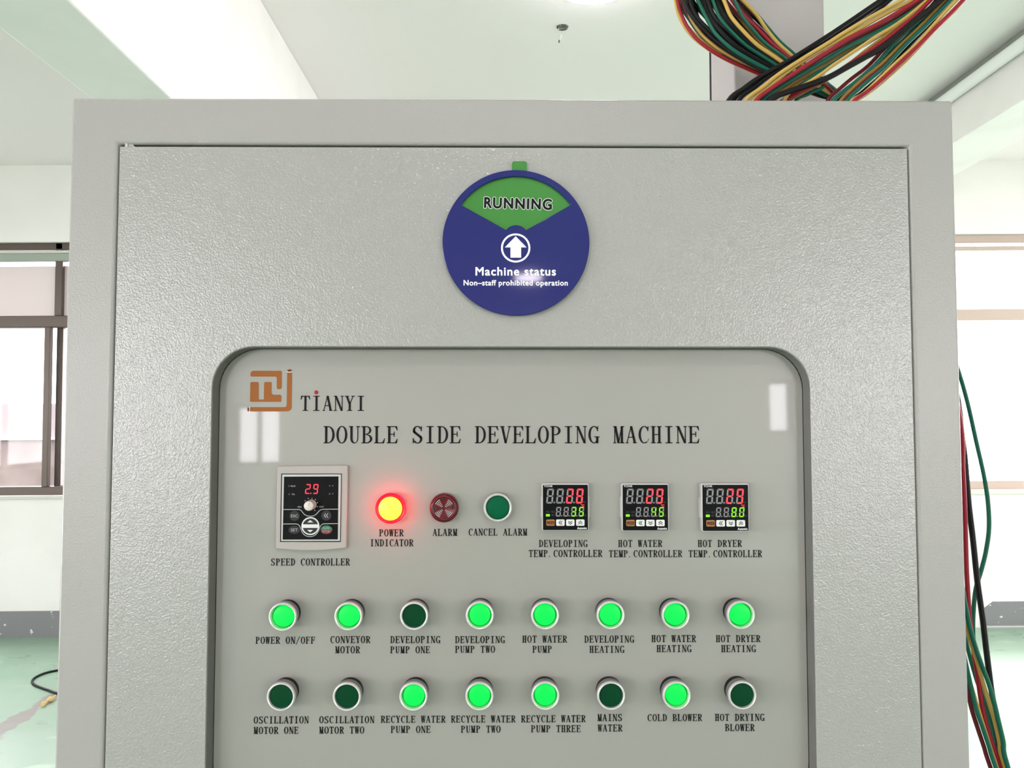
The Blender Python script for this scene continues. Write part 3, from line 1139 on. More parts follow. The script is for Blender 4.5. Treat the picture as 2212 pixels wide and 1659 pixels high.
# hinge pin in the gap at the upper left corner
hg = at(275, 311, 0.004)
mb = new('chrome')
mb.bm.verts.ensure_lookup_table()
mb.tube([(hg.x, 0.003, hg.z - 0.004), (hg.x, 0.003, hg.z + 0.0012)], 0.0019, 12)
hinge = mb.build('hinge_pin', cab)
mb = new('frame_paint')
mb.prism([(hg.x + .002, hg.z - .004), (hg.x + .009, hg.z - .004), (hg.x + .0062, hg.z - .0008), (hg.x + .0035, hg.z + .0016), (hg.x + .002, hg.z + .0016)], 0.0022, 0.0035)
mb.build('hinge_tab', hinge)

# instrument panel
mb = new('panel')
mb.box((OX0 - .012, PY, OZ0 - .012), (OX1 + .012, PY + 0.002, OZ1 + .012))
panel = mb.build('instrument_panel', cab)
TY = PY - 0.0004


def caption(lines, lab=None, w=0.165, t=0.075, matname='ink'):
    """lines: (text, left px, right px, baseline px, cap height px) as printed on the panel"""
    mb = new(matname)
    for text, xa, xb, yb_, cap in lines:
        a, b = at(xa, yb_, PY), at(xb, yb_, PY)
        c = at((xa + xb) / 2, yb_ - cap, PY)
        serif(mb, text, a.x, b.x, (a.z + b.z) / 2, c.z - (a.z + b.z) / 2, TY, w, t)
    words_ = ' '.join(l[0] for l in lines)
    o = mb.build('caption', panel, normals=False)
    tag(o, lab or 'black capital lettering reading ' + words_)
    return o


caption([('DOUBLE SIDE DEVELOPING MACHINE', 699, 1511, 957.5, 37)], w=0.135, t=0.055)
c = caption([('TIANYI', 649, 790, 887.5, 32.5)], 'black capitals beside the orange emblem', w=0.14, t=0.055)
p = at(683.5, 847.5, PY)
mb = new('red_ink')
mb.flat(disc(p.x, p.z, 0.0020), TY - 0.0001)
tag(mb.build('letter_dot', panel, normals=False), 'red round dot above the second letter beside the emblem')
CH = 15.2
caption([('SPEED CONTROLLER', 585, 756, 1221.5, CH)])
caption([('POWER', 819, 872, 1158.5, CH), ('INDICATOR', 799, 893, 1180, CH)])
caption([('ALARM', 934.5, 988, 1157.5, CH)])
caption([('CANCEL ALARM', 1012, 1139, 1157, CH)])
caption([('DEVELOPING', 1164, 1269, 1181.5, CH), ('TEMP.CONTROLLER', 1142, 1301, 1203, CH)])
caption([('HOT WATER', 1335, 1430.5, 1181.5, CH), ('TEMP.CONTROLLER', 1315, 1473.5, 1203.5, CH)])
caption([('HOT DRYER', 1507, 1602.5, 1181.5, CH), ('TEMP.CONTROLLER', 1487, 1646, 1203.5, CH)])
caption([('POWER ON/OFF', 552, 681, 1390.5, CH)])
caption([('CONVEYOR', 713.5, 800, 1389, CH), ('MOTOR', 724, 778, 1411, CH)])
caption([('DEVELOPING', 843, 951, 1389, CH), ('PUMP ONE', 843, 929, 1411, CH)])
caption([('DEVELOPING', 983, 1090.5, 1389, CH), ('PUMP TWO', 983, 1069.5, 1410, CH)])
caption([('HOT WATER', 1128, 1225, 1388, CH), ('PUMP', 1150, 1192.5, 1410, CH)])
caption([('DEVELOPING', 1262, 1369.5, 1388, CH), ('HEATING', 1273, 1348.5, 1410, CH)])
caption([('HOT WATER', 1407, 1503.5, 1387, CH), ('HEATING', 1418, 1493.5, 1408.5, CH)])
caption([('HOT DRYER', 1546, 1642.5, 1387, CH), ('HEATING', 1557.5, 1632.5, 1408.5, CH)])
caption([('OSCILLATION', 548, 667, 1562.5, CH), ('MOTOR ONE', 548, 645, 1585, CH)])
caption([('OSCILLATION', 689.5, 808.5, 1562, CH), ('MOTOR TWO', 689.5, 787, 1584.5, CH)])
caption([('RECYCLE WATER', 822.5, 962.5, 1561, CH), ('PUMP ONE', 844, 930, 1583, CH)])
caption([('RECYCLE WATER', 974, 1113.5, 1560.5, CH), ('PUMP TWO', 995.5, 1081.5, 1582.5, CH)])
caption([('RECYCLE WATER', 1125.5, 1265, 1560, CH), ('PUMP THREE', 1147, 1254.5, 1581.5, CH)])
caption([('MAINS', 1290.5, 1344, 1557.5, CH), ('WATER', 1291, 1344.5, 1580, CH)])
caption([('COLD BLOWER', 1398.5, 1516.5, 1557.5, CH)])
caption([('HOT DRYING', 1544, 1651, 1557, CH), ('BLOWER', 1566, 1630, 1579, CH)])


# the orange emblem
def emb(x, y):
    p = at(520 + x / 7.373, 780 + y / 7.373, PY)
    return (p.x, p.z)


def roundpoly(pts):
    """pts: (x, y, radius) in the emblem's own units; corners rounded"""
    out = []
    n = len(pts)
    for i, (x, y, r) in enumerate(pts):
        if r <= 0:
            out.append((x, y))
            continue
        a = Vector((pts[i - 1][0] - x, pts[i - 1][1] - y)).normalized()
        b = Vector((pts[(i + 1) % n][0] - x, pts[(i + 1) % n][1] - y)).normalized()
        for k in range(7):
            s = k / 6
            q = Vector((x, y)) + a * r * (1 - s) ** 2 + b * r * s ** 2
            out.append((q.x, q.y))
    return out


mb = new('orange_ink')
shapes = [
    [(158, 155, 56), (655, 155, 25), (650, 448, 25), (577, 448, 25), (575, 247, 30), (156, 247, 26)],
    [(155, 332, 25), (287, 332, 25), (287, 612, 12), (370, 612, 12), (375, 332, 25), (492, 332, 20), (492, 535, 42),
     (647, 535, 28), (647, 648, 15), (150, 648, 15)],
    [(742, 182, 0), (818, 182, 0), (808, 802, 75), (150, 802, 0), (150, 733, 0), (733, 733, 35)],
]
for s_ in shapes:
    pl = roundpoly(s_)
    mb.flat([emb(*q) for q in pl], TY)
mb.use(M['brown_ink'])
mb.flat([emb(779 + 40 * math.cos(a * PI / 12), 152 + 20 * math.sin(a * PI / 12)) for a in range(24)], TY)
mb.flat([emb(124 + 17 * math.cos(a * PI / 12), 768 + 36 * math.sin(a * PI / 12)) for a in range(24)], TY)
mb.use(M['white_ink'])
for i in range(10):
    a, b = PI * i / 10, PI * (i + 1) / 10
    mb.flat([emb(779 + 42 * math.cos(a), 160 + 28 * math.sin(a)), emb(779 + 42 * math.cos(b), 160 + 28 * math.sin(b)),
             emb(779 + 40 * math.cos(b), 152 + 21 * math.sin(b)), emb(779 + 40 * math.cos(a), 152 + 21 * math.sin(a))], TY)
    a -= PI / 2
    b -= PI / 2
    mb.flat([emb(132 + 28 * math.cos(a), 768 + 38 * math.sin(a)), emb(132 + 28 * math.cos(b), 768 + 38 * math.sin(b)),
             emb(124 + 18 * math.cos(b), 768 + 36 * math.sin(b)), emb(124 + 18 * math.cos(a), 768 + 36 * math.sin(a))], TY)
tag(mb.build('emblem', panel, normals=False), 'orange emblem of bent pipes and blocky strokes')


# push buttons
def make_button(lit):
    mb = new('black_plastic')
    mb.lathe([(0.0122, 0), (0.0128, 0.0004), (0.0128, 0.0068), (0.0122, 0.0072)], cap1=True)
    mb.use(M['barrel'])
    mb.lathe([(0.0124, 0.0072), (0.0133, 0.0078), (0.0136, 0.0125), (0.0139, 0.0150), (0.0139, 0.0166)], cap1=False)
    base = mb.build('push_button')
    mb = new('bezel')
    mb.lathe([(0.0139, 0.0166), (0.0138, 0.0180), (0.0132, 0.0190), (0.0126, 0.0192), (0.0118, 0.0188), (0.0114, 0.0178),
              (0.0113, 0.0100)], cap1=False)
    bz = mb.build('bezel', base)
    if lit:
        mb = new('lens_glow')
        mb.lathe([(0.0113, 0.0120), (0.0106, 0.0122), (0.0103, 0.0130)], cap1=True)
        mb.use(M['lens_on'])
        mb.lathe([(0.0103, 0.0130), (0.0101, 0.0156), (0.0097, 0.0163), (0.0088, 0.0166), (0.004, 0.0168)], cap1=True)
    else:
        mb = new('lens_off')
        mb.lathe([(0.0113, 0.0150), (0.0112, 0.0164), (0.0106, 0.0170), (0.006, 0.0172)], cap1=True)
    ln = mb.build('lens', base)
    return base, bz, ln


prot = {}
ROW1 = [('POWER ON/OFF', 610.3, 1333, 1), ('CONVEYOR MOTOR', 752.3, 1332, 1), ('DEVELOPING PUMP ONE', 894.3, 1331, 0),
        ('DEVELOPING PUMP TWO', 1036.3, 1330, 1), ('HOT WATER PUMP', 1177.5, 1330, 1), ('DEVELOPING HEATING', 1319.3, 1329.5, 1),
        ('HOT WATER HEATING', 1460, 1329.5, 1), ('HOT DRYER HEATING', 1601, 1329, 1)]
ROW2 = [('OSCILLATION MOTOR ONE', 606.5, 1505.5, 0), ('OSCILLATION MOTOR TWO', 749, 1505.5, 0), ('RECYCLE WATER PUMP ONE', 893, 1505, 1),
        ('RECYCLE WATER PUMP TWO', 1035.5, 1504.5, 1), ('RECYCLE WATER PUMP THREE', 1178.2, 1503.5, 1), ('MAINS WATER', 1320.3, 1503.3, 0),
        ('COLD BLOWER', 1462, 1503, 1), ('HOT DRYING BLOWER', 1604, 1502.5, 0)]
for cap_, px, py, lit in ROW1 + ROW2:
    p = at(px, py, PY - 0.0185)
    if lit not in prot:
        trio = make_button(lit)
        prot[lit] = trio
    else:
        trio = [s_.copy() for s_ in prot[lit]]
        for s_ in trio:
            COL.objects.link(s_)
        trio[1].parent = trio[0]
        trio[2].parent = trio[0]
    trio[0].parent = cab
    trio[0].location = (p.x, PY, p.z)
    trio[0]['label'] = ('lit bright green' if lit else 'unlit dark green') + ' push button above the words ' + cap_

# alarm cancel button: flush, low
p = at(1075.3, 1096.5, PY - 0.009)
mb = new('barrel')
mb.lathe([(0.0140, 0), (0.0143, 0.001), (0.0143, 0.0072)], cap1=False)
o = mb.build('push_button', cab, (p.x, PY, p.z))
o['label'] = 'low green push button above the words CANCEL ALARM'
mb = new('bezel')
mb.lathe([(0.0143, 0.0072), (0.0140, 0.0090), (0.0134, 0.0098), (0.0127, 0.0098), (0.0118, 0.0090), (0.0117, 0.0062)], cap1=False)
mb.build('bezel', o)
mb = new('black_plastic')
mb.lathe([(0.0117, 0.0066), (0.0113, 0.0067)], cap1=False)
mb.use(M['lens_flat'])
mb.lathe([(0.0113, 0.0067), (0.0112, 0.0077), (0.0108, 0.0080), (0.005, 0.0082)], cap1=True)
mb.build('lens', o)

# power indicator: red glowing collar, yellow face
p = at(844, 1098, PY - 0.011)
mb = new('buzzer_side')
mb.lathe([(0.0140, 0), (0.0143, 0.0006), (0.0145, 0.0072)], cap1=False)
mb.use(M['red_side'])
mb.lathe([(0.0145, 0.0072), (0.0152, 0.0080), (0.0152, 0.0112)], cap1=False)
o = mb.build('power_indicator', cab, (p.x, PY, p.z))
o['label'] = 'glowing round indicator lamp with red collar and yellow face'
mb = new('red_lamp')
mb.lathe([(0.0152, 0.0112), (0.0150, 0.0124), (0.0144, 0.0130), (0.0136, 0.0128), (0.0122, 0.0124), (0.0116, 0.0134)], cap1=False)
mb.build('collar', o)
mb = new('yellow_lamp')
mb.lathe([(0.0116, 0.0134), (0.0112, 0.0152), (0.0100, 0.0162), (0.0060, 0.0169), (0.002, 0.0171)], cap1=True)
tag(mb.build('lens', o), 'glowing yellow round face')

# alarm buzzer: dark red dome with printed sound waves
p = at(958.8, 1098, PY - 0.010)
mb = new('buzzer_side')
mb.lathe([(0.0142, 0), (0.0145, 0.0006), (0.0143, 0.0050)], cap1=False)
mb.use(M['buzzer'])
mb.lathe([(0.0143, 0.0050), (0.0142, 0.0082), (0.0136, 0.0098), (0.0124, 0.0108), (0.0112, 0.0110), (0.0105, 0.0106)], cap1=True)
o = mb.build('alarm_buzzer', cab, (p.x, PY, p.z))
o['label'] = 'dark red round buzzer above the word ALARM'
mb = new('slot')
for a in (100, 15, 285, 195):
    arc_band(mb, 0, 0, 0.0101, 0.0088, a - 18, a + 18, -0.01075)
mb.build('sound_slots', o, normals=False)
mb = new('grey_ink')
for q in (45, 135, 225, 315):
    for k in range(5):
        r = 0.0026 + 0.00165 * k
        arc_band(mb, 0, 0, r + 0.00035, r - 0.00035, q - 19, q + 19, -0.01078, 6)
mb.build('sound_waves', o, normals=False)
mb = new('buzzer')
for sx in (-1, 1):
    mb.lathe([(0.0014, 0.0106), (0.0012, 0.0118), (0.0007, 0.0121)], cx=sx * 0.0074, cz=0, n=12)
mb.build('screw_boss', o)


# temperature controllers
def chevron(mb, cx, cz, s, kind, y, w):
    for k in (-1, 1):
        d = k * s * 0.42
        if kind == 'left':
            line_band(mb, [(cx + s * .5 + d, cz + s), (cx - s * .3 + d, cz), (cx + s * .5 + d, cz - s)], w, y)
        elif kind == 'down':
            line_band(mb, [(cx - s, cz + s * .4 + d), (cx, cz - s * .4 + d), (cx + s, cz + s * .4 + d)], w, y)
        else:
            line_band(mb, [(cx - s, cz - s * .4 + d), (cx, cz + s * .4 + d), (cx + s, cz - s * .4 + d)], w, y)


def controller(xa, xb, ya_, yb_, pv, sv, lab):
    FH = 0.0088
    a, b = at(xa, yb_, PY - FH), at(xb, ya_, PY - FH)
    W, H = b.x - a.x, b.z - a.z
    ox, oz = (a.x + b.x) / 2, (a.z + b.z) / 2
    mb = new('case')
    mb.prism(rrect(-W / 2, -H / 2, W / 2, H / 2, 0.0016, 4), -FH, 0)
    root = mb.build('temperature_controller', cab, (ox, PY, oz), bevel=0.0007, seg=2)
    root['label'] = lab

    def u(x, y):                     # drawing units of the face, 1746 px for 200 px of the photo
        return ((x - 622) / 880 * W, (571.5 - y) / 893 * H)
    # side clips
    for s_ in (-1, 1):
        mb = new('case')
        x0_, x1_ = s_ * W / 2, s_ * (W / 2 + 0.0009)
        mb.box((min(x0_, x1_), -FH * 0.7, u(0, 765)[1]), (max(x0_, x1_), 0, u(0, 385)[1]))
        mb.build('side_clip', root)
    q0, q1 = u(200, 1003), u(1043, 150)
    mb = new('face_black')
    mb.prism(rrect(q0[0], q0[1], q1[0], q1[1], 0.0009, 3), -FH - 0.0003, -FH + 0.001)
    y1, y2 = -FH - 0.0005, -FH - 0.0007
    mb.use(M['seg_off'])
    on_r, on_g = new('seg_red'), new('seg_green')
    for i, ch in enumerate('  ' + pv):
        x = 258 + i * 185.5
        xa_, za_ = u(x, 503)
        dw, dh = 128 / 880 * W, 280 / 893 * H
        seven(on_r, mb, ch, xa_, za_, dw * 0.98, dh, y1, slant=0.095, th=0.24)
        if i < 3:
            mb.flat(disc(*u(412 + i * 185.5, 485), 15 / 880 * W, n=12), y1)
    for i, ch in enumerate('  ' + sv):
        x = 437 + i * 143
        xa_, za_ = u(x, 748)
        dw, dh = 92 / 880 * W, 180 / 893 * H
        seven(on_g, mb, ch, xa_, za_, dw, dh, y1, slant=0.09, th=0.24)
        if i < 3:
            mb.flat(disc(*u(549 + i * 143, 736), 11 / 880 * W, n=12), y1)
    mb.use(M['white_ink'])
    sans(mb, 'TCN4S', u(220, 0)[0], u(377, 0)[0], u(0, 192)[1], u(0, 158)[1], y1, 0.02)
    sans(mb, 'Autonics', u(840, 0)[0], u(1020, 0)[0], u(0, 987)[1], u(0, 946)[1], y1, 0.03, shear=0.1)
    mb.use(M['dim_ink'])
    sans(mb, 'PV', u(960, 0)[0], u(1002, 0)[0], u(0, 496)[1], u(0, 468)[1], y1)
    sans(mb, 'SV', u(965, 0)[0], u(1007, 0)[0], u(0, 738)[1], u(0, 712)[1], y1)
    sans(mb, 'AL1', u(262, 0)[0], u(325, 0)[0], u(0, 672)[1], u(0, 642)[1], y1)
    sans(mb, 'AL2', u(355, 0)[0], u(425, 0)[0], u(0, 672)[1], u(0, 642)[1], y1)
    sans(mb, 'AT', u(358, 0)[0], u(412, 0)[0], u(0, 740)[1], u(0, 704)[1], y1)
    fc = mb.build('display_face', root, normals=False)
    sans(on_r, '°C', u(915, 0)[0], u(975, 0)[0], u(0, 565)[1], u(0, 518)[1], y1, 0.03)
    tag(on_r.build('red_readout', root, normals=False), 'lit red digits reading ' + pv)
    tag(on_g.build('green_readout', root, normals=False), 'lit yellow-green digits reading ' + sv)
    on_g = new('seg_green')
    on_g.flat(rrect(u(255, 750)[0], u(0, 747)[1], u(330, 0)[0], u(0, 702)[1], 0.0006, 3), y1)
    on_g.use(M['run_green'])
    sans(on_g, 'OUT', u(266, 0)[0], u(320, 0)[0], u(0, 738)[1], u(0, 712)[1], y2)
    tag(on_g.build('output_light', root, normals=False), 'small lit yellow-green output light')
    for k, (xl, xr, kind) in enumerate(((262, 420, 'mode'), (446, 605, 'left'), (633, 790, 'down'), (820, 977, 'up'))):
        a_, b_ = u(xl, 922), u(xr, 803)
        mb = new('key_brown' if kind == 'mode' else 'key_white')
        mb.prism(rrect(a_[0], a_[1], b_[0], b_[1], 0.0011, 4), -FH - 0.0010, -FH)
        cx_, cz_ = (a_[0] + b_[0]) / 2, (a_[1] + b_[1]) / 2
        mb.use(M['ink'])
        if kind == 'mode':
            sans(mb, 'MODE', a_[0] + 0.0008, b_[0] - 0.0005, cz_ - 0.0016, cz_ + 0.0016, -FH - 0.0012, 0.02)
        else:
            chevron(mb, cx_, cz_, 0.0020, kind, -FH - 0.0012, 0.0006)
        o_ = mb.build('mode_key' if kind == 'mode' else 'arrow_key', root, normals=False)
        tag(o_, {'mode': 'brown key lettered MODE', 'left': 'white key with a left double arrow',
                 'down': 'white key with a down double arrow', 'up': 'white key with an up double arrow'}[kind])


controller(1170.8, 1271.8, 1044.3, 1146.6, '28', '35', 'square black-faced temperature controller showing 28 over 35')
controller(1343.4, 1444.3, 1044.3, 1147.5, '29', '45', 'square black-faced temperature controller showing 29 over 45')
controller(1516.2, 1617.7, 1044.3, 1148.4, '29', '80', 'square black-faced temperature controller showing 29 over 80')

# speed controller
SH = 0.0045
o0 = at(672, 1097, PY - SH)


def sc(x, y, h=SH):
    """a point drawn on the speed controller's face, in the 6.91x view of the photo"""
    p = at(580 + x / 6.91, 990 + y / 6.91, PY - h)
    return (p.x - o0.x, p.z - o0.z)


mb = new('beige')
bot = [sc(1165 - 1067 * i / 12, 1345 + 10 * i / 12 + 34 * math.sin(PI * i / 12)) for i in range(13)]
outer_ = [sc(125, 118), sc(650, 108), sc(1185, 105)] + bot
mb.prism(outer_, -SH, 0)
root = mb.build('speed_controller', cab, (o0.x, PY, o0.z), bevel=0.0013, seg=3)
root['label'] = 'framed black keypad with a small dial showing 2.9 in red'
mb = new('black_rubber')
mb.prism([sc(190, 228), sc(1095, 228), sc(1078, 1250), sc(172, 1248)], -SH - 0.0002, -SH + 0.0004)
mb.build('joint_gap', root)
mb = new('case')
KH = SH + 0.0012
mb.prism([sc(203, 242, KH), sc(1082, 240, KH), sc(1066, 1236, KH), sc(186, 1237, KH)], -KH, -SH)
mb.build('keypad_rim', root, bevel=0.0004, seg=2)
mb = new('face_black')
FY = -KH - 0.0002
mb.prism([sc(232, 274, KH), sc(1045, 270, KH), sc(1035, 1210, KH), sc(212, 1214, KH)], FY, -KH + 0.0003)
mb.use(M['grey_ink'])
KY = FY - 0.0002


def scl(pts):
    return [sc(*q, KH) for q in pts]


def cubic(p0, p1, p2, p3, n=10):
    r = []
    for i in range(n + 1):
        s = i / n
        r.append(tuple((1 - s) ** 3 * a + 3 * (1 - s) ** 2 * s * b + 3 * (1 - s) * s * s * c + s ** 3 * d
                       for a, b, c, d in zip(p0, p1, p2, p3)))
    return r


l1 = [(220, 764), (455, 764)] + cubic((455, 764), (520, 770), (500, 862), (628, 864)) + \
    cubic((628, 864), (745, 862), (730, 764), (815, 760)) + [(1038, 758)]
l2 = [(216, 980), (395, 978)] + cubic((395, 978), (480, 980), (470, 1040), (490, 1060)) + \
    cubic((490, 1060), (500, 1130), (560, 1170), (622, 1168)) + cubic((622, 1168), (690, 1168), (745, 1120), (760, 1050)) + \
    cubic((760, 1050), (785, 980), (810, 976), (865, 975)) + [(1036, 973)]
line_band(mb, scl(l1), 0.00075, KY)
line_band(mb, scl(l2), 0.00075, KY)


def sbox(xa, xb, ya_, yb_):
    a, b = sc(xa, yb_, KH), sc(xb, ya_, KH)
    return a[0], b[0], a[1], b[1]


for tx, bx in (('MIN', (437, 492, 713, 738)), ('MAX', (762, 828, 711, 734))):
    xa, xb, za, zb = sbox(*bx)
    sans(mb, tx, xa, xb, za, zb, KY, 0.01)
for tx, bx in (('RUN', (336, 402, 402, 426)), ('Hz', (353, 393, 523, 547)), ('V', (905, 924, 402, 422)), ('A', (904, 925, 518, 540))):
    xa, xb, za, zb = sbox(*bx)
    sans(mb, tx, xa, xb, za, zb, KY, 0.01)
for x, y in ((548, 633), (595, 598), (703, 615), (732, 662), (732, 720), (694, 777)):
    c = sc(x, y, KH)
    mb.flat(disc(c[0], c[1], 0.00055, n=10), KY)
line_band(mb, scl([(645, 590), (652, 592), (648, 618)]), 0.0004, KY)
mb.use(M['dim_ink'])
for x, y in ((308, 414), (310, 535), (960, 410), (960, 528)):
    c = sc(x, y, KH)
    mb.flat(disc(c[0], c[1], 0.0008, n=10), KY)
mb.build('keypad_face', root, normals=False)
mb = new('seg_led')
for ch, x in (('2', 545), ('9', 660)):
    a, b = sc(x, 530, KH), sc(x + 76, 385, KH)
    seven(mb, None, ch, a[0], a[1], b[0] - a[0], b[1] - a[1], KY, slant=0.1, th=0.2)
c = sc(632, 522, KH)
mb.flat(disc(c[0], c[1], 0.0006, n=12), KY)
tag(mb.build('red_readout', root, normals=False), 'lit red digits reading 2.9')


def oval_key(name, lab, x, y, rx, ry, matname):
    c, r = sc(x, y, KH), 0.0669 / 1000
    k = 1 / 6.91 * (0.77 / FPX)
    mb = new(matname)
    pl = disc(c[0], c[1], rx * k, ry * k, 32)
    mb.prism(pl, KY - 0.0005, KY)
    o_ = mb.build(name, root, bevel=0.0002, seg=2)
    tag(o_, lab)
    return mb, o_, c, k


def key_text(parent_key, tx, bx, y, m_='grey_ink', kind=None):
    pass


TK = KY - 0.0007
mb = new('key_dark')
k = 1 / 6.91 * (0.77 / FPX)
c = sc(392, 857, KH)
mb.prism(disc(c[0], c[1], 75 * k, 75 * k, 32), KY - 0.0005, KY)
mb.use(M['grey_ink'])
xa, xb, za, zb = sbox(340, 445, 838, 878)
sans(mb, 'ESC', xa, xb, za, zb, TK, 0.015)
tag(mb.build('round_key', root, normals=False), 'dark round key lettered ESC')
mb = new('key_dark')
c = sc(866, 852, KH)
mb.prism(disc(c[0], c[1], 74 * k, 74 * k, 32), KY - 0.0005, KY)
mb.use(M['grey_ink'])
for dx in (0, 32):
    line_band(mb, [sc(858 + dx, 822, KH), sc(836 + dx, 853, KH), sc(862 + dx, 884, KH)], 0.0007, TK)
tag(mb.build('round_key', root, normals=False), 'dark round key with a left double arrow')
mb = new('key_dark')
c = sc(388, 1066, KH)
mb.prism(disc(c[0], c[1], 86 * k, 60 * k, 32), KY - 0.0005, KY)
mb.use(M['grey_ink'])
xa, xb, za, zb = sbox(338, 440, 1046, 1088)
sans(mb, 'SET', xa, xb, za, zb, TK, 0.015)
tag(mb.build('oval_key', root, normals=False), 'dark oval key lettered SET')
mb = new('run_green')
c = sc(867, 1066, KH)
up_ = [(c[0] + 86 * k * math.cos(PI * i / 16), c[1] + 64 * k * math.sin(PI * i / 16)) for i in range(17)]
dn_ = [(c[0] + 86 * k * math.cos(PI + PI * i / 16), c[1] + 64 * k * math.sin(PI + PI * i / 16)) for i in range(17)]
mb.prism(up_, KY - 0.0005, KY)
mb.use(M['stop_red'])
mb.prism(dn_, KY - 0.0005, KY)
mb.use(M['grey_ink'])
xa, xb, za, zb = sbox(820, 908, 1022, 1054)
sans(mb, 'RUN', xa, xb, za, zb, TK, 0.01)
xa, xb, za, zb = sbox(808, 922, 1074, 1106)
sans(mb, 'STOP', xa, xb, za, zb, TK, 0.01)
tag(mb.build('oval_key', root, normals=False), 'oval key, green half lettered RUN over red half lettered STOP')
# the up and down rocker
mb = new('key_white')
c = sc(628, 1010, KH)
mb.prism(disc(c[0], c[1], 132 * k, 132 * k, 40), KY - 0.0004, KY)
rock = mb.build('rocker_plate', root)
tag(rock, 'pale round plate between the two rocker keys')
for s_ in (1, -1):
    mb = new('key_dark')
    a0 = 14
    pl = []
    for i in range(17):
        an = math.radians(a0 + (180 - 2 * a0) * i / 16)
        pl.append((c[0] + 112 * k * math.cos(an), c[1] + s_ * 112 * k * math.sin(an)))
    mb.prism(pl, KY - 0.0009, KY - 0.0003)
    mb.use(M['key_white'])
    zc = c[1] + s_ * 55 * k
    mb.flat([(c[0] - 44 * k, zc), (c[0] + 44 * k, zc), (c[0], zc + s_ * 34 * k)], KY - 0.0011)
    tag(mb.build('rocker_key', root, normals=False), 'dark rocker key with a pale %s triangle' % ('up' if s_ > 0 else 'down'))
# the dial
c = sc(638, 694, KH)
mb = new('knob')
mb.lathe([(0.0053, 0), (0.0052, 0.0006), (0.0047, 0.0100), (0.0044, 0.0108), (0.0038, 0.0112)], cx=0, cz=0, n=32)
o = mb.build('dial_knob', root, (c[0], -KH, c[1]))
mb = new('barrel')
for i in range(28):
    a = 2 * PI * i / 28
    mb.box((0.0050 * math.cos(a) - .00012, -0.0092, 0.0050 * math.sin(a) - .00012), (0.0050 * math.cos(a) + .00012, -0.0008, 0.0050 * math.sin(a) + .00012))
line_band(mb, [(0.0002, 0.0004), (0.0011, 0.0036)], 0.0004, -0.01135)
mb.build('knob_ribs', o)

# ------------------------------------------------------------------ the round status sign stuck on the door
SG = 0.0052                      # its thickness
sc0 = at(1114.6, 523.7, -SG)
K3 = (CAMD - SG) / FPX * 1.0006  # metres per pixel on its face
sign = thing('status_sign', 'round blue machine status sign with a green RUNNING window, stuck on the cabinet door', 'sign',
             (sc0.x, 0.0, sc0.z))


def sg(px, py):
    p = at(px, py, -SG)
    return (p.x - sc0.x, p.z - sc0.z)


RS = 160.4 * K3
mb = new('green')
mb.lathe([(RS * 0.965, -0.0006), (RS * 0.97, 0.0), (RS * 0.97, 0.0022)], n=72, cap0=True)
ta, tb = sg(1106.2, 363), sg(1138, 346)
mb.prism(rrect(ta[0], ta[1] - 0.0045, tb[0], tb[1], 0.0024, 5), -0.0021, -0.0002)
dial = mb.build('dial', sign)
tag(dial, 'green turning dial with a small tab at the top')
mb = new('white_ink')
a_, b_ = sg(1046.5, 449), sg(1191.5, 427)
sans(mb, 'RUNNING', a_[0], b_[0], a_[1], b_[1], -0.0024, rot=math.radians(-1.6), fat=0.00108, space=1.16)
mb.use(M['ink'])
sans(mb, 'RUNNING', a_[0], b_[0], a_[1], b_[1], -0.0026, rot=math.radians(-1.6), fat=0.00055, space=1.16)
tag(mb.build('dial_lettering', dial, normals=False), 'black bold word RUNNING outlined in white')

# cover plate with a fan-shaped window
mb = new('blue')
N = 120
apex = sg(1114.6, 508.7)
hubc, hubr = sg(1114.6, 512), 24.2 * K3
ri = 146 * K3
win = []
a_l = math.atan2(sg(994.5, 441.8)[1], sg(994.5, 441.8)[0])
a_r = math.atan2(sg(1234.0, 441.8)[1], sg(1234.0, 441.8)[0])
NA = 40
for i in range(NA + 1):
    a = a_r + (a_l - a_r) * i / NA
    win.append((ri * math.cos(a), ri * math.sin(a)))
hl, hr = sg(1093.3, 496.8), sg(1136.5, 496.8)
h_l = math.atan2(hl[1] - hubc[1], hl[0] - hubc[0])
h_r = math.atan2(hr[1] - hubc[1], hr[0] - hubc[0])
hub = [(hubc[0] + math.hypot(hl[0] - hubc[0], hl[1] - hubc[1]) * math.cos(h_l + (h_r - h_l) * i / 12),
        hubc[1] + math.hypot(hl[0] - hubc[0], hl[1] - hubc[1]) * math.sin(h_l + (h_r - h_l) * i / 12)) for i in range(13)]
win += hub                        # closed loop, counter-clockwise
rimpts = [(RS * math.cos(a_r + (a_l - a_r) * i / NA), RS * math.sin(a_r + (a_l - a_r) * i / NA)) for i in range(NA + 1)]
lower = [(RS * math.cos(a_l + (2 * PI + a_r - a_l) * i / 80), RS * math.sin(a_l + (2 * PI + a_r - a_l) * i / 80)) for i in range(81)]


def plate(y, keep):
    f = []
    arc_ = [mb.bm.verts.new((p[0], y, p[1])) for p in win[:NA + 1]]
    hb = [mb.bm.verts.new((p[0], y, p[1])) for p in hub]
    rm = [mb.bm.verts.new((p[0], y, p[1])) for p in rimpts]
    lw = [rm[-1]] + [mb.bm.verts.new((p[0], y, p[1])) for p in lower[1:-1]] + [rm[0]]
    for i in range(NA):
        mb.bm.faces.new((rm[i], rm[i + 1], arc_[i + 1], arc_[i]))
    loop = [arc_[-1]] + lw + [arc_[0]] + hb[::-1]
    mb.bm.faces.new(loop)
    return arc_, hb, rm, lw


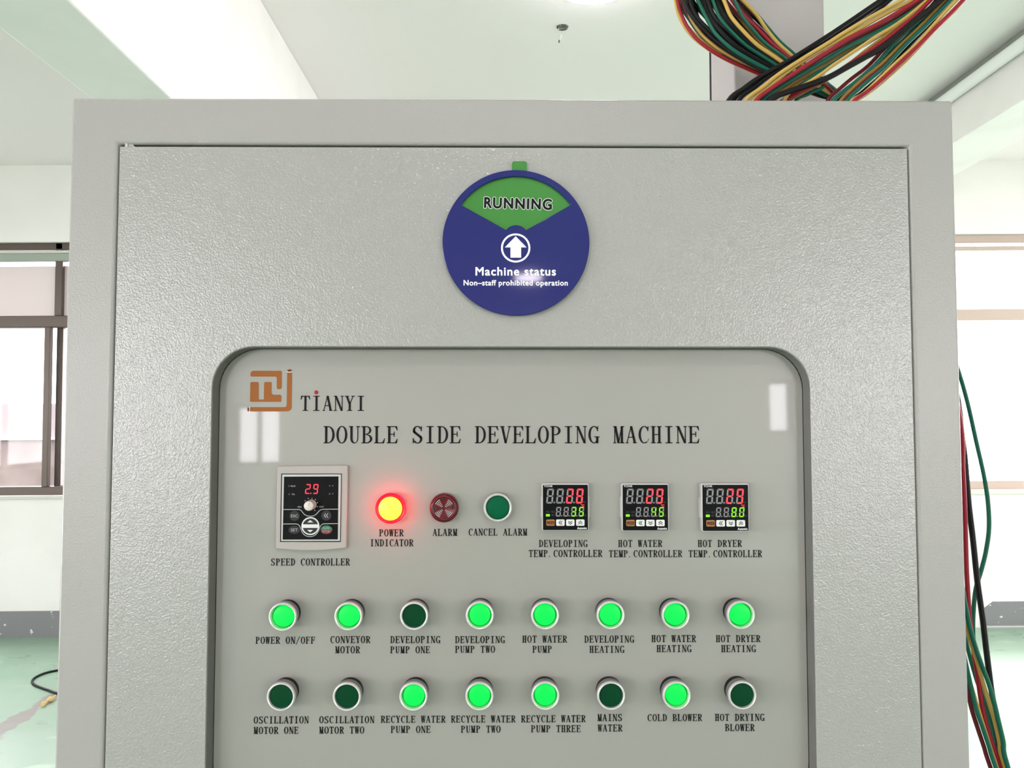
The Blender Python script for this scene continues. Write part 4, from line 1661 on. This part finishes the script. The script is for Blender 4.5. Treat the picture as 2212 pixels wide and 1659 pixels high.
A1 = plate(-SG, True)
A0 = plate(-0.0024, True)
for q0, q1 in ((A1[0], A0[0]), (A1[1], A0[1]), (A1[2], A0[2]), (A1[3], A0[3])):
    for i in range(len(q0) - 1):
        mb.bm.faces.new((q0[i], q0[i + 1], q1[i + 1], q1[i]))
mb.bm.faces.new((A1[0][-1], A1[1][0], A0[1][0], A0[0][-1]))
mb.bm.faces.new((A1[1][-1], A1[0][0], A0[0][0], A0[1][-1]))
cover_o = mb.build('cover_plate', sign, bevel=0.0008, seg=2, angle=60)
mb = new('white_ink')
YS = -SG - 0.0003
arc_c = sg(1113.9, 535.8)
arc_band(mb, arc_c[0], arc_c[1], 32.0 * K3, 27.8 * K3, 0, 360, YS, 48)
mb.flat([sg(1113.9, 510.4), sg(1090.4, 534.6), sg(1102.7, 534.6), sg(1102.7, 556.7), sg(1125.7, 556.7), sg(1125.7, 534.6), sg(1137.5, 534.6)], YS)
mb.build('arrow_symbol', cover_o, normals=False)
mb = new('white_ink')
a_, b_ = sg(1027.7, 595), sg(1200.2, 577.8)
sans(mb, 'Machine status', a_[0], b_[0], a_[1], b_[1], YS, fat=0.00032, space=1.12)
a_, b_ = sg(1001.8, 620.2), sg(1226, 605.5)
sans(mb, 'Non\u2013staff prohibited operation', a_[0], b_[0], a_[1], b_[1], YS, fat=0.00022, space=1.1)
mb.build('cover_lettering', cover_o, normals=False)

# ------------------------------------------------------------------ cable duct on top of the cabinet
DY = 0.30
DD = 0.118                        # depth of the duct
dl, dr = at(1585, 180, DY), at(1781, 40, DY)
ox = (dl.x + dr.x) / 2
hwd = (dr.x - dl.x) / 2
duct = thing('cable_duct', 'upright grey sheet metal cable duct standing on the cabinet behind the wires', 'cable duct',
             (ox, DY + DD / 2, TOPZ))
mb = new('duct')
mb.box((-hwd, -DD / 2, 0), (hwd, DD / 2, 1.1))
mb.build('duct_body', duct, bevel=0.003, seg=3)
mb = new('black_rubber')
mb.box((-hwd - 0.0005, DD / 2, 0.0), (hwd + 0.0005, DD / 2 + 0.006, 1.1))
mb.build('edge_seal', duct)

# ------------------------------------------------------------------ wires
COLN = {'k': ('wire_black', 'black'), 'r': ('wire_red', 'red'), 'd': ('wire_darkred', 'dark red'), 'g': ('wire_green', 'green'),
        'y': ('wire_yellow', 'yellow'), 'b': ('wire_brown', 'ochre')}


def wire(pts, col, r, label, group, name='wire'):
    mb = new(COLN[col][0])
    mb.tube(smooth_path(pts, 5), r, 8)
    o = mb.build(name, normals=True)
    o.matrix_world = TILT
    tag(o, label, 'wire', group)
    return o


# loom that comes down from the upper left, behind the other one
E0 = [(1452, -22), (1453, 10), (1466, 42), (1492, 76), (1526, 104), (1562, 126), (1604, 146), (1650, 166), (1705, 186), (1765, 207), (1800, 222)]
E1 = [(1590, -22), (1612, 2), (1636, 33), (1660, 62), (1686, 92), (1712, 114), (1740, 139), (1768, 162), (1794, 185), (1818, 205), (1836, 222)]
LEFT = [(0.00, 'y', 0, 'outermost yellow wire on the lower left edge of the left loom'),
        (0.035, 'r', 1, 'red wire along the lower left edge of the left loom'),
        (0.075, 'y', 0, 'thin yellow wire just inside the red one at the left edge of the left loom'),
        (0.10, 'g', 0, 'thin green wire near the left edge of the left loom'),
        (0.15, 'y', 1, 'yellow wire between the edge and the black wires of the left loom'),
        (0.18, 'd', 0, 'dark red wire tucked beside the first black wires of the left loom'),
        (0.215, 'k', 3, ''), (0.245, 'k', 2, ''), (0.28, 'k', 3, ''),
        (0.315, 'g', 4, 'green wire lying over the black wires on the left of the left loom'),
        (0.36, 'k', 2, ''), (0.405, 'k', 3, ''), (0.45, 'k', 2, ''), (0.50, 'k', 3, ''),
        (0.545, 'g', 4, 'green wire lying over the black wires in the middle of the left loom'),
        (0.59, 'k', 2, ''), (0.635, 'k', 2, ''),
        (0.69, 'y', 5, 'bright yellow wire on top in the middle of the left loom'),
        (0.735, 'b', 1, 'ochre wire right of the bright yellow one in the left loom'),
        (0.775, 'd', 1, 'dark red wire under the green one in the right half of the left loom'),
        (0.815, 'g', 4, 'thick green wire on top in the right half of the left loom'),
        (0.865, 'r', 3, 'red wire right of the thick green one in the left loom'),
        (0.905, 'd', 0, 'dark red wire near the upper right edge of the left loom'),
        (0.955, 'y', 2, 'yellow wire along the upper right edge of the left loom'),
        (0.995, 'g', 1, 'outermost green wire on the upper right edge of the left loom')]
for q in range(14):
    LEFT.append((0.06 + 0.9 * q / 13, rnd.choice('kkkkgydr'), -1 - rnd.random() * 4, ''))


def lerp2(i, t):
    a, b = E0[i], E1[i]
    return (a[0] + (b[0] - a[0]) * t, a[1] + (b[1] - a[1]) * t)


for n_, (t_, col, lay, lab) in enumerate(LEFT):
    ph = rnd.random() * 6.28
    amp = 0.045 if lay >= 0 else 0.08
    pts = []
    for i in range(len(E0)):
        tt = t_ + amp * math.sin(ph + i * 0.9) * (0.35 if 2 < i < 9 else 1)
        px, py = lerp2(i, max(0.0, min(1.0, tt)))
        y = 0.205 - 0.0045 * lay + 0.002 * math.sin(ph + i)
        pts.append(at(px, py, y))
    tail = pts[-1]
    end = [Vector((tail.x + 0.012, tail.y + 0.004, TOPZ + 0.03)), Vector((tail.x + 0.016, tail.y + 0.006, TOPZ + 0.001))]
    head = pts[0]
    hd = (pts[0] - pts[1]).normalized()
    hd2 = (hd + Vector((0, 0, 1))).normalized()
    up = [Vector((ox + 0.02 * math.sin(n_), DY - 0.004, TOPZ + 0.62 + 0.01 * math.cos(n_ * 2))),
          Vector((ox - 0.02, DY - 0.02, TOPZ + 0.56)), Vector((head.x + 0.10, DY - 0.045, TOPZ + 0.50)),
          head + hd * 0.11 + hd2 * 0.13 + Vector((0.05, 0.02, 0)), head + hd * 0.085 + hd2 * 0.03, head + hd * 0.035]
    if not lab:
        lab = {'k': 'black wire among the black core of the left loom'}.get(col) if lay >= 0 else None
        lab = lab or '%s wire deep inside the left loom, mostly covered by others' % COLN[col][1]
    r = {'k': 0.0031, 'y': 0.0022, 'g': 0.0022, 'r': 0.0022, 'd': 0.0021, 'b': 0.0021}[col] * (1 + 0.08 * math.sin(n_ * 3))
    if lay < 1 and col != 'k':
        r *= 0.86
    wire(up + pts + end, col, r, lab, 'wires of the left loom')

# loom that rises to the upper right, in front
RIGHT = [
    ('k', .150, .0027, [(1573, 218), (1606, 191), (1640, 167), (1698, 134), (1737, 110), (1792, 75), (1828, 51), (1875, 19), (1912, -6)], 'black wire on the upper edge of the right loom'),
    ('k', .158, .0027, [(1584, 218), (1620, 188), (1652, 166), (1706, 136), (1746, 112), (1800, 79), (1836, 55), (1880, 25), (1922, -6)], 'second black wire below the upper edge of the right loom'),
    ('k', .152, .0026, [(1596, 218), (1630, 190), (1664, 164), (1712, 138), (1750, 116), (1806, 84), (1842, 60), (1886, 32), (1930, -6)], 'third black wire of the right loom, just above the yellow pair'),
    ('y', .130, .0024, [(1610, 218), (1645, 190), (1683, 160), (1737, 125), (1792, 91), (1820, 65 + 8), (1860, 49), (1899, 27), (1949, 0), (1962, -8)], 'upper wire of the yellow pair in the right loom'),
    ('y', .133, .0024, [(1626, 218), (1660, 190), (1700, 156), (1745, 126), (1780, 105), (1820, 82), (1860, 60), (1900, 37), (1939, 16), (1971, 0), (1984, -8)], 'lower wire of the yellow pair in the right loom'),
    ('r', .128, .0025, [(1634, 218), (1668, 190), (1703, 167), (1774, 120), (1800, 104), (1840, 80), (1880, 60), (1919, 39), (1981, 1), (1996, -8)], 'bright red wire below the yellow pair in the right loom'),
    ('d', .150, .0022, [(1640, 218), (1674, 190), (1712, 166), (1780, 122), (1806, 107), (1846, 86), (1886, 66), (1924, 46), (1984, 8), (2000, -6)], 'dark red wire half hidden under the bright red one in the right loom'),
    ('g', .134, .0025, [(1647, 219), (1682, 191), (1719, 168), (1776, 134), (1830, 102), (1860, 87), (1919, 56), (1959, 32), (2000, 2), (2014, -8)], 'green wire below the bright red one in the right loom'),
    ('b', .140, .0023, [(1664, 219), (1700, 188), (1737, 164), (1790, 134), (1828, 112), (1870, 90), (1920, 58), (1960, 34), (1995, 6), (2012, -8)], 'ochre wire under the upper green one in the right loom'),
    ('b', .144, .0022, [(1672, 219), (1706, 192), (1744, 166), (1794, 138), (1834, 115), (1876, 92), (1922, 64), (1962, 40), (2000, 8), (2016, -8)], 'second ochre wire of the right loom, above the narrow opening'),
    ('g', .138, .0022, [(1690, 219), (1730, 186), (1765, 158), (1800, 138), (1840, 112), (1889, 79), (1930, 52), (1979, 22), (2010, -6)], 'green wire on the upper rim of the narrow opening in the right loom'),
    ('k', .147, .0027, [(1650, 220), (1692, 196), (1730, 174), (1764, 155), (1800, 131), (1842, 106), (1886, 78), (1926, 51), (1968, 28), (2012, -8)], 'black wire under the ochre wires of the right loom'),
    ('y', .130, .0022, [(1700, 206), (1737, 184), (1774, 160), (1800, 141), (1830, 121), (1860, 101), (1891, 80), (1925, 60), (1965, 32), (2010, -6)], 'yellow wire along the top of the narrow opening in the right loom'),
    ('b', .130, .0022, [(1796, 166), (1830, 142), (1870, 110), (1905, 84), (1935, 60), (1965, 38), (1992, 14), (2014, -8)], 'ochre wire below the narrow opening in the right loom'),
    ('r', .126, .0024, [(1788, 168), (1820, 148), (1850, 128), (1880, 109), (1919, 82), (1959, 49), (1985, 26), (2018, -8)], 'red wire running beside the thick black one in the right loom'),
    ('k', .118, .0034, [(1664, 217), (1700, 199), (1745, 184), (1790, 167), (1830, 145), (1868, 124), (1899, 107), (1939, 77), (1979, 42), (2018, 12), (2040, -8)], 'thick black wire crossing in front through the middle of the right loom'),
    ('r', .150, .0024, [(1700, 222), (1728, 203), (1760, 186), (1776, 178)], 'short visible red wire below the thick black one near the cabinet top'),
    ('g', .155, .0022, [(1716, 222), (1744, 204), (1772, 192), (1790, 184)], 'short visible green wire below the thick black one near the cabinet top'),
    ('d', .132, .0024, [(1786, 220), (1812, 194), (1840, 170), (1875, 143), (1909, 107), (1939, 80), (1970, 54), (2004, 22), (2030, -8)], 'dark red wire left of the lower green wires in the right loom'),
    ('g', .126, .0025, [(1798, 220), (1824, 196), (1850, 176), (1891, 140), (1939, 86), (1979, 50), (2024, 8), (2036, -6)], 'first of the lower green wires in the right loom'),
    ('g', .130, .0023, [(1806, 220), (1832, 196), (1860, 175), (1898, 142), (1944, 94), (1984, 56), (2030, 8), (2044, -8)], 'second of the lower green wires in the right loom'),
    ('b', .124, .0018, [(1814, 220), (1840, 192), (1869, 166), (1906, 136), (1946, 96), (1984, 60), (2036, 6), (2048, -8)], 'thin ochre wire between the lower green wires of the right loom'),
    ('r', .126, .0021, [(1820, 220), (1848, 192), (1880, 162), (1912, 136), (1948, 102), (1989, 60), (2042, 6), (2054, -8)], 'red wire between the lower green wires of the right loom'),
    ('g', .122, .0024, [(1828, 220), (1856, 192), (1886, 166), (1914, 142), (1959, 94), (1999, 56), (2050, 4), (2060, -8)], 'last of the lower green wires in the right loom'),
    ('k', .132, .0024, [(1840, 220), (1862, 200), (1899, 168), (1931, 136), (1957, 107), (1990, 72), (2024, 40), (2062, -8)], 'black wire near the lower edge of the right loom'),
    ('y', .120, .0023, [(1836, 222), (1866, 202), (1900, 170), (1931, 140), (1979, 96), (2008, 64), (2038, 30), (2066, 0), (2074, -8)], 'yellow wire near the lower edge of the right loom'),
    ('r', .116, .0024, [(1842, 222), (1870, 201), (1900, 177), (1943, 138), (1979, 104), (2018, 64), (2058, 24), (2080, 1), (2088, -8)], 'red wire along the lower edge of the right loom'),
    ('y', .120, .0020, [(1848, 222), (1872, 204), (1900, 183), (1931, 156), (1962, 127), (1990, 97), (2022, 62), (2058, 28), (2084, -2), (2092, -10)], 'thin yellow wire on the lowest edge of the right loom'),
]
n_r = len(RIGHT)
for n_, (col, dep, r, pp, lab) in enumerate(RIGHT):
    pts = [at(x, y, dep) for x, y in pp]
    a, b = pts[0], pts[-1]
    start = [Vector((a.x - 0.02, a.y + 0.004, TOPZ + 0.001)), Vector((a.x - 0.014, a.y + 0.003, TOPZ + 0.022))]
    if pp[0][1] < 200:
        start = [Vector((a.x - 0.10, dep + 0.03, TOPZ + 0.002)), Vector((a.x - 0.07, dep + 0.02, TOPZ + 0.045))]
    if pp[-1][1] > 100:
        end = [Vector((b.x + 0.03, dep + 0.02, TOPZ + 0.07)), Vector((b.x + 0.05, dep + 0.03, TOPZ + 0.04)), Vector((b.x + 0.06, dep + 0.03, TOPZ + 0.001))]
    else:
        hd = (pts[-1] - pts[-2]).normalized()
        hd2 = (hd + Vector((-0.3, 0.2, 1.0))).normalized()
        end = [b + hd * 0.04, b + hd * 0.10 + hd2 * 0.012, b + hd * 0.15 + hd2 * 0.06, b + hd * 0.13 + hd2 * 0.19 + Vector((-0.06, 0, 0)),
               Vector((ox + 0.17, DY - 0.05, TOPZ + 0.50)), Vector((ox + 0.03 + 0.001 * n_, DY - 0.004, TOPZ + 0.47))]
    wire(start + pts + end, col, r, lab, 'wires of the right loom')

# wires that hang down past the right side of the cabinet
SIDE = [
    ('g', .10, .0023, [(2060, 770), (2079, 829), (2093, 882), (2109, 954), (2125, 1025), (2134, 1082), (2136.5, 1140), (2130, 1190), (2120, 1231), (2108, 1272), (2103, 1319), (2102, 1366), (2106, 1420), (2118, 1490), (2140, 1580), (2160, 1659)], 'green wire bowing out to the right of the cabinet below the bright window'),
    ('k', .085, .0030, [(2078, 940), (2084, 986), (2088, 1033), (2093, 1092), (2101, 1158), (2109, 1235), (2113, 1269), (2123, 1338), (2131, 1407), (2138, 1463), (2143, 1500), (2153, 1556), (2166, 1620), (2174, 1659)], 'thick black wire hanging straight down right of the cabinet'),
    ('r', .080, .0024, [(2080, 1010), (2084, 1090), (2087, 1200), (2089.5, 1260), (2095, 1338), (2102, 1399), (2112, 1463), (2120, 1518), (2131, 1568), (2148, 1620), (2162, 1659)], 'red wire hanging close along the right side of the cabinet'),
    ('g', .072, .0024, [(2086, 1310), (2095, 1355), (2106, 1394), (2120, 1435), (2134, 1471), (2146.5, 1513), (2156, 1554), (2167, 1601), (2178, 1659)], 'green wire on the outer edge of the wires hanging right of the cabinet'),
    ('y', .078, .0023, [(2092, 1370), (2108, 1421), (2120, 1463), (2134, 1510), (2148, 1554), (2159, 1601), (2171, 1659)], 'yellow wire inside the outer green one right of the cabinet'),
    ('g', .090, .0021, [(2088, 1390), (2098, 1430), (2112, 1477), (2126, 1510), (2140, 1554), (2151, 1593), (2165, 1659)], 'dark green wire between the red and yellow ones right of the cabinet'),
    ('g', .070, .0023, [(2088, 1440), (2098, 1485), (2109, 1532), (2123, 1573), (2137, 1615), (2151, 1659)], 'green wire lowest on the left of the wires hanging by the cabinet'),
    ('d', .076, .0023, [(2090, 1490), (2099, 1532), (2112, 1573), (2126, 1615), (2140, 1659)], 'dark red wire coming out lowest from behind the cabinet edge'),
    ('y', .080, .0019, [(2104, 1500), (2119, 1549), (2134, 1596), (2155, 1659)], 'thin yellow wire beside the lowest green one right of the cabinet'),
]
for n_, (col, dep, r, pp, lab) in enumerate(SIDE):
    pts = [at(x, y, dep) for x, y in pp]
    a, b = pts[0], pts[-1]
    up_ = (pts[0] - pts[1]).normalized()
    q1 = a + up_ * 0.05
    q2 = Vector((max(HW + 0.006, a.x - 0.016 + up_.x * 0.10), dep + 0.004, a.z + 0.16))
    start = [Vector((HW - 0.10, 0.15 + .008 * n_, TOPZ + 0.004)), Vector((HW - 0.05, 0.14 + .008 * n_, TOPZ + 0.022)),
             Vector((HW - 0.012, 0.13 + .006 * n_, TOPZ + 0.018)), Vector((HW + 0.008, 0.125 + .004 * n_, TOPZ - 0.02))]
    if q2.z < TOPZ - 0.25:
        start.append(Vector((HW + 0.007, (0.12 + dep) / 2, (TOPZ + q2.z) / 2)))
    start += [q2, q1]
    end = [Vector((b.x + 0.04, dep, b.z - 0.12)), Vector((b.x + 0.11, dep + 0.01, 0.45)), Vector((b.x + 0.16 + .006 * n_, dep + .03, 0.12)),
           Vector((b.x + 0.22 + .01 * n_, dep + 0.10, 0.012)), Vector((b.x + 0.5, dep + 0.25 + .02 * n_, 0.008))]
    o_ = wire(start + pts + end, col, r, lab, 'wires hanging beside the cabinet')
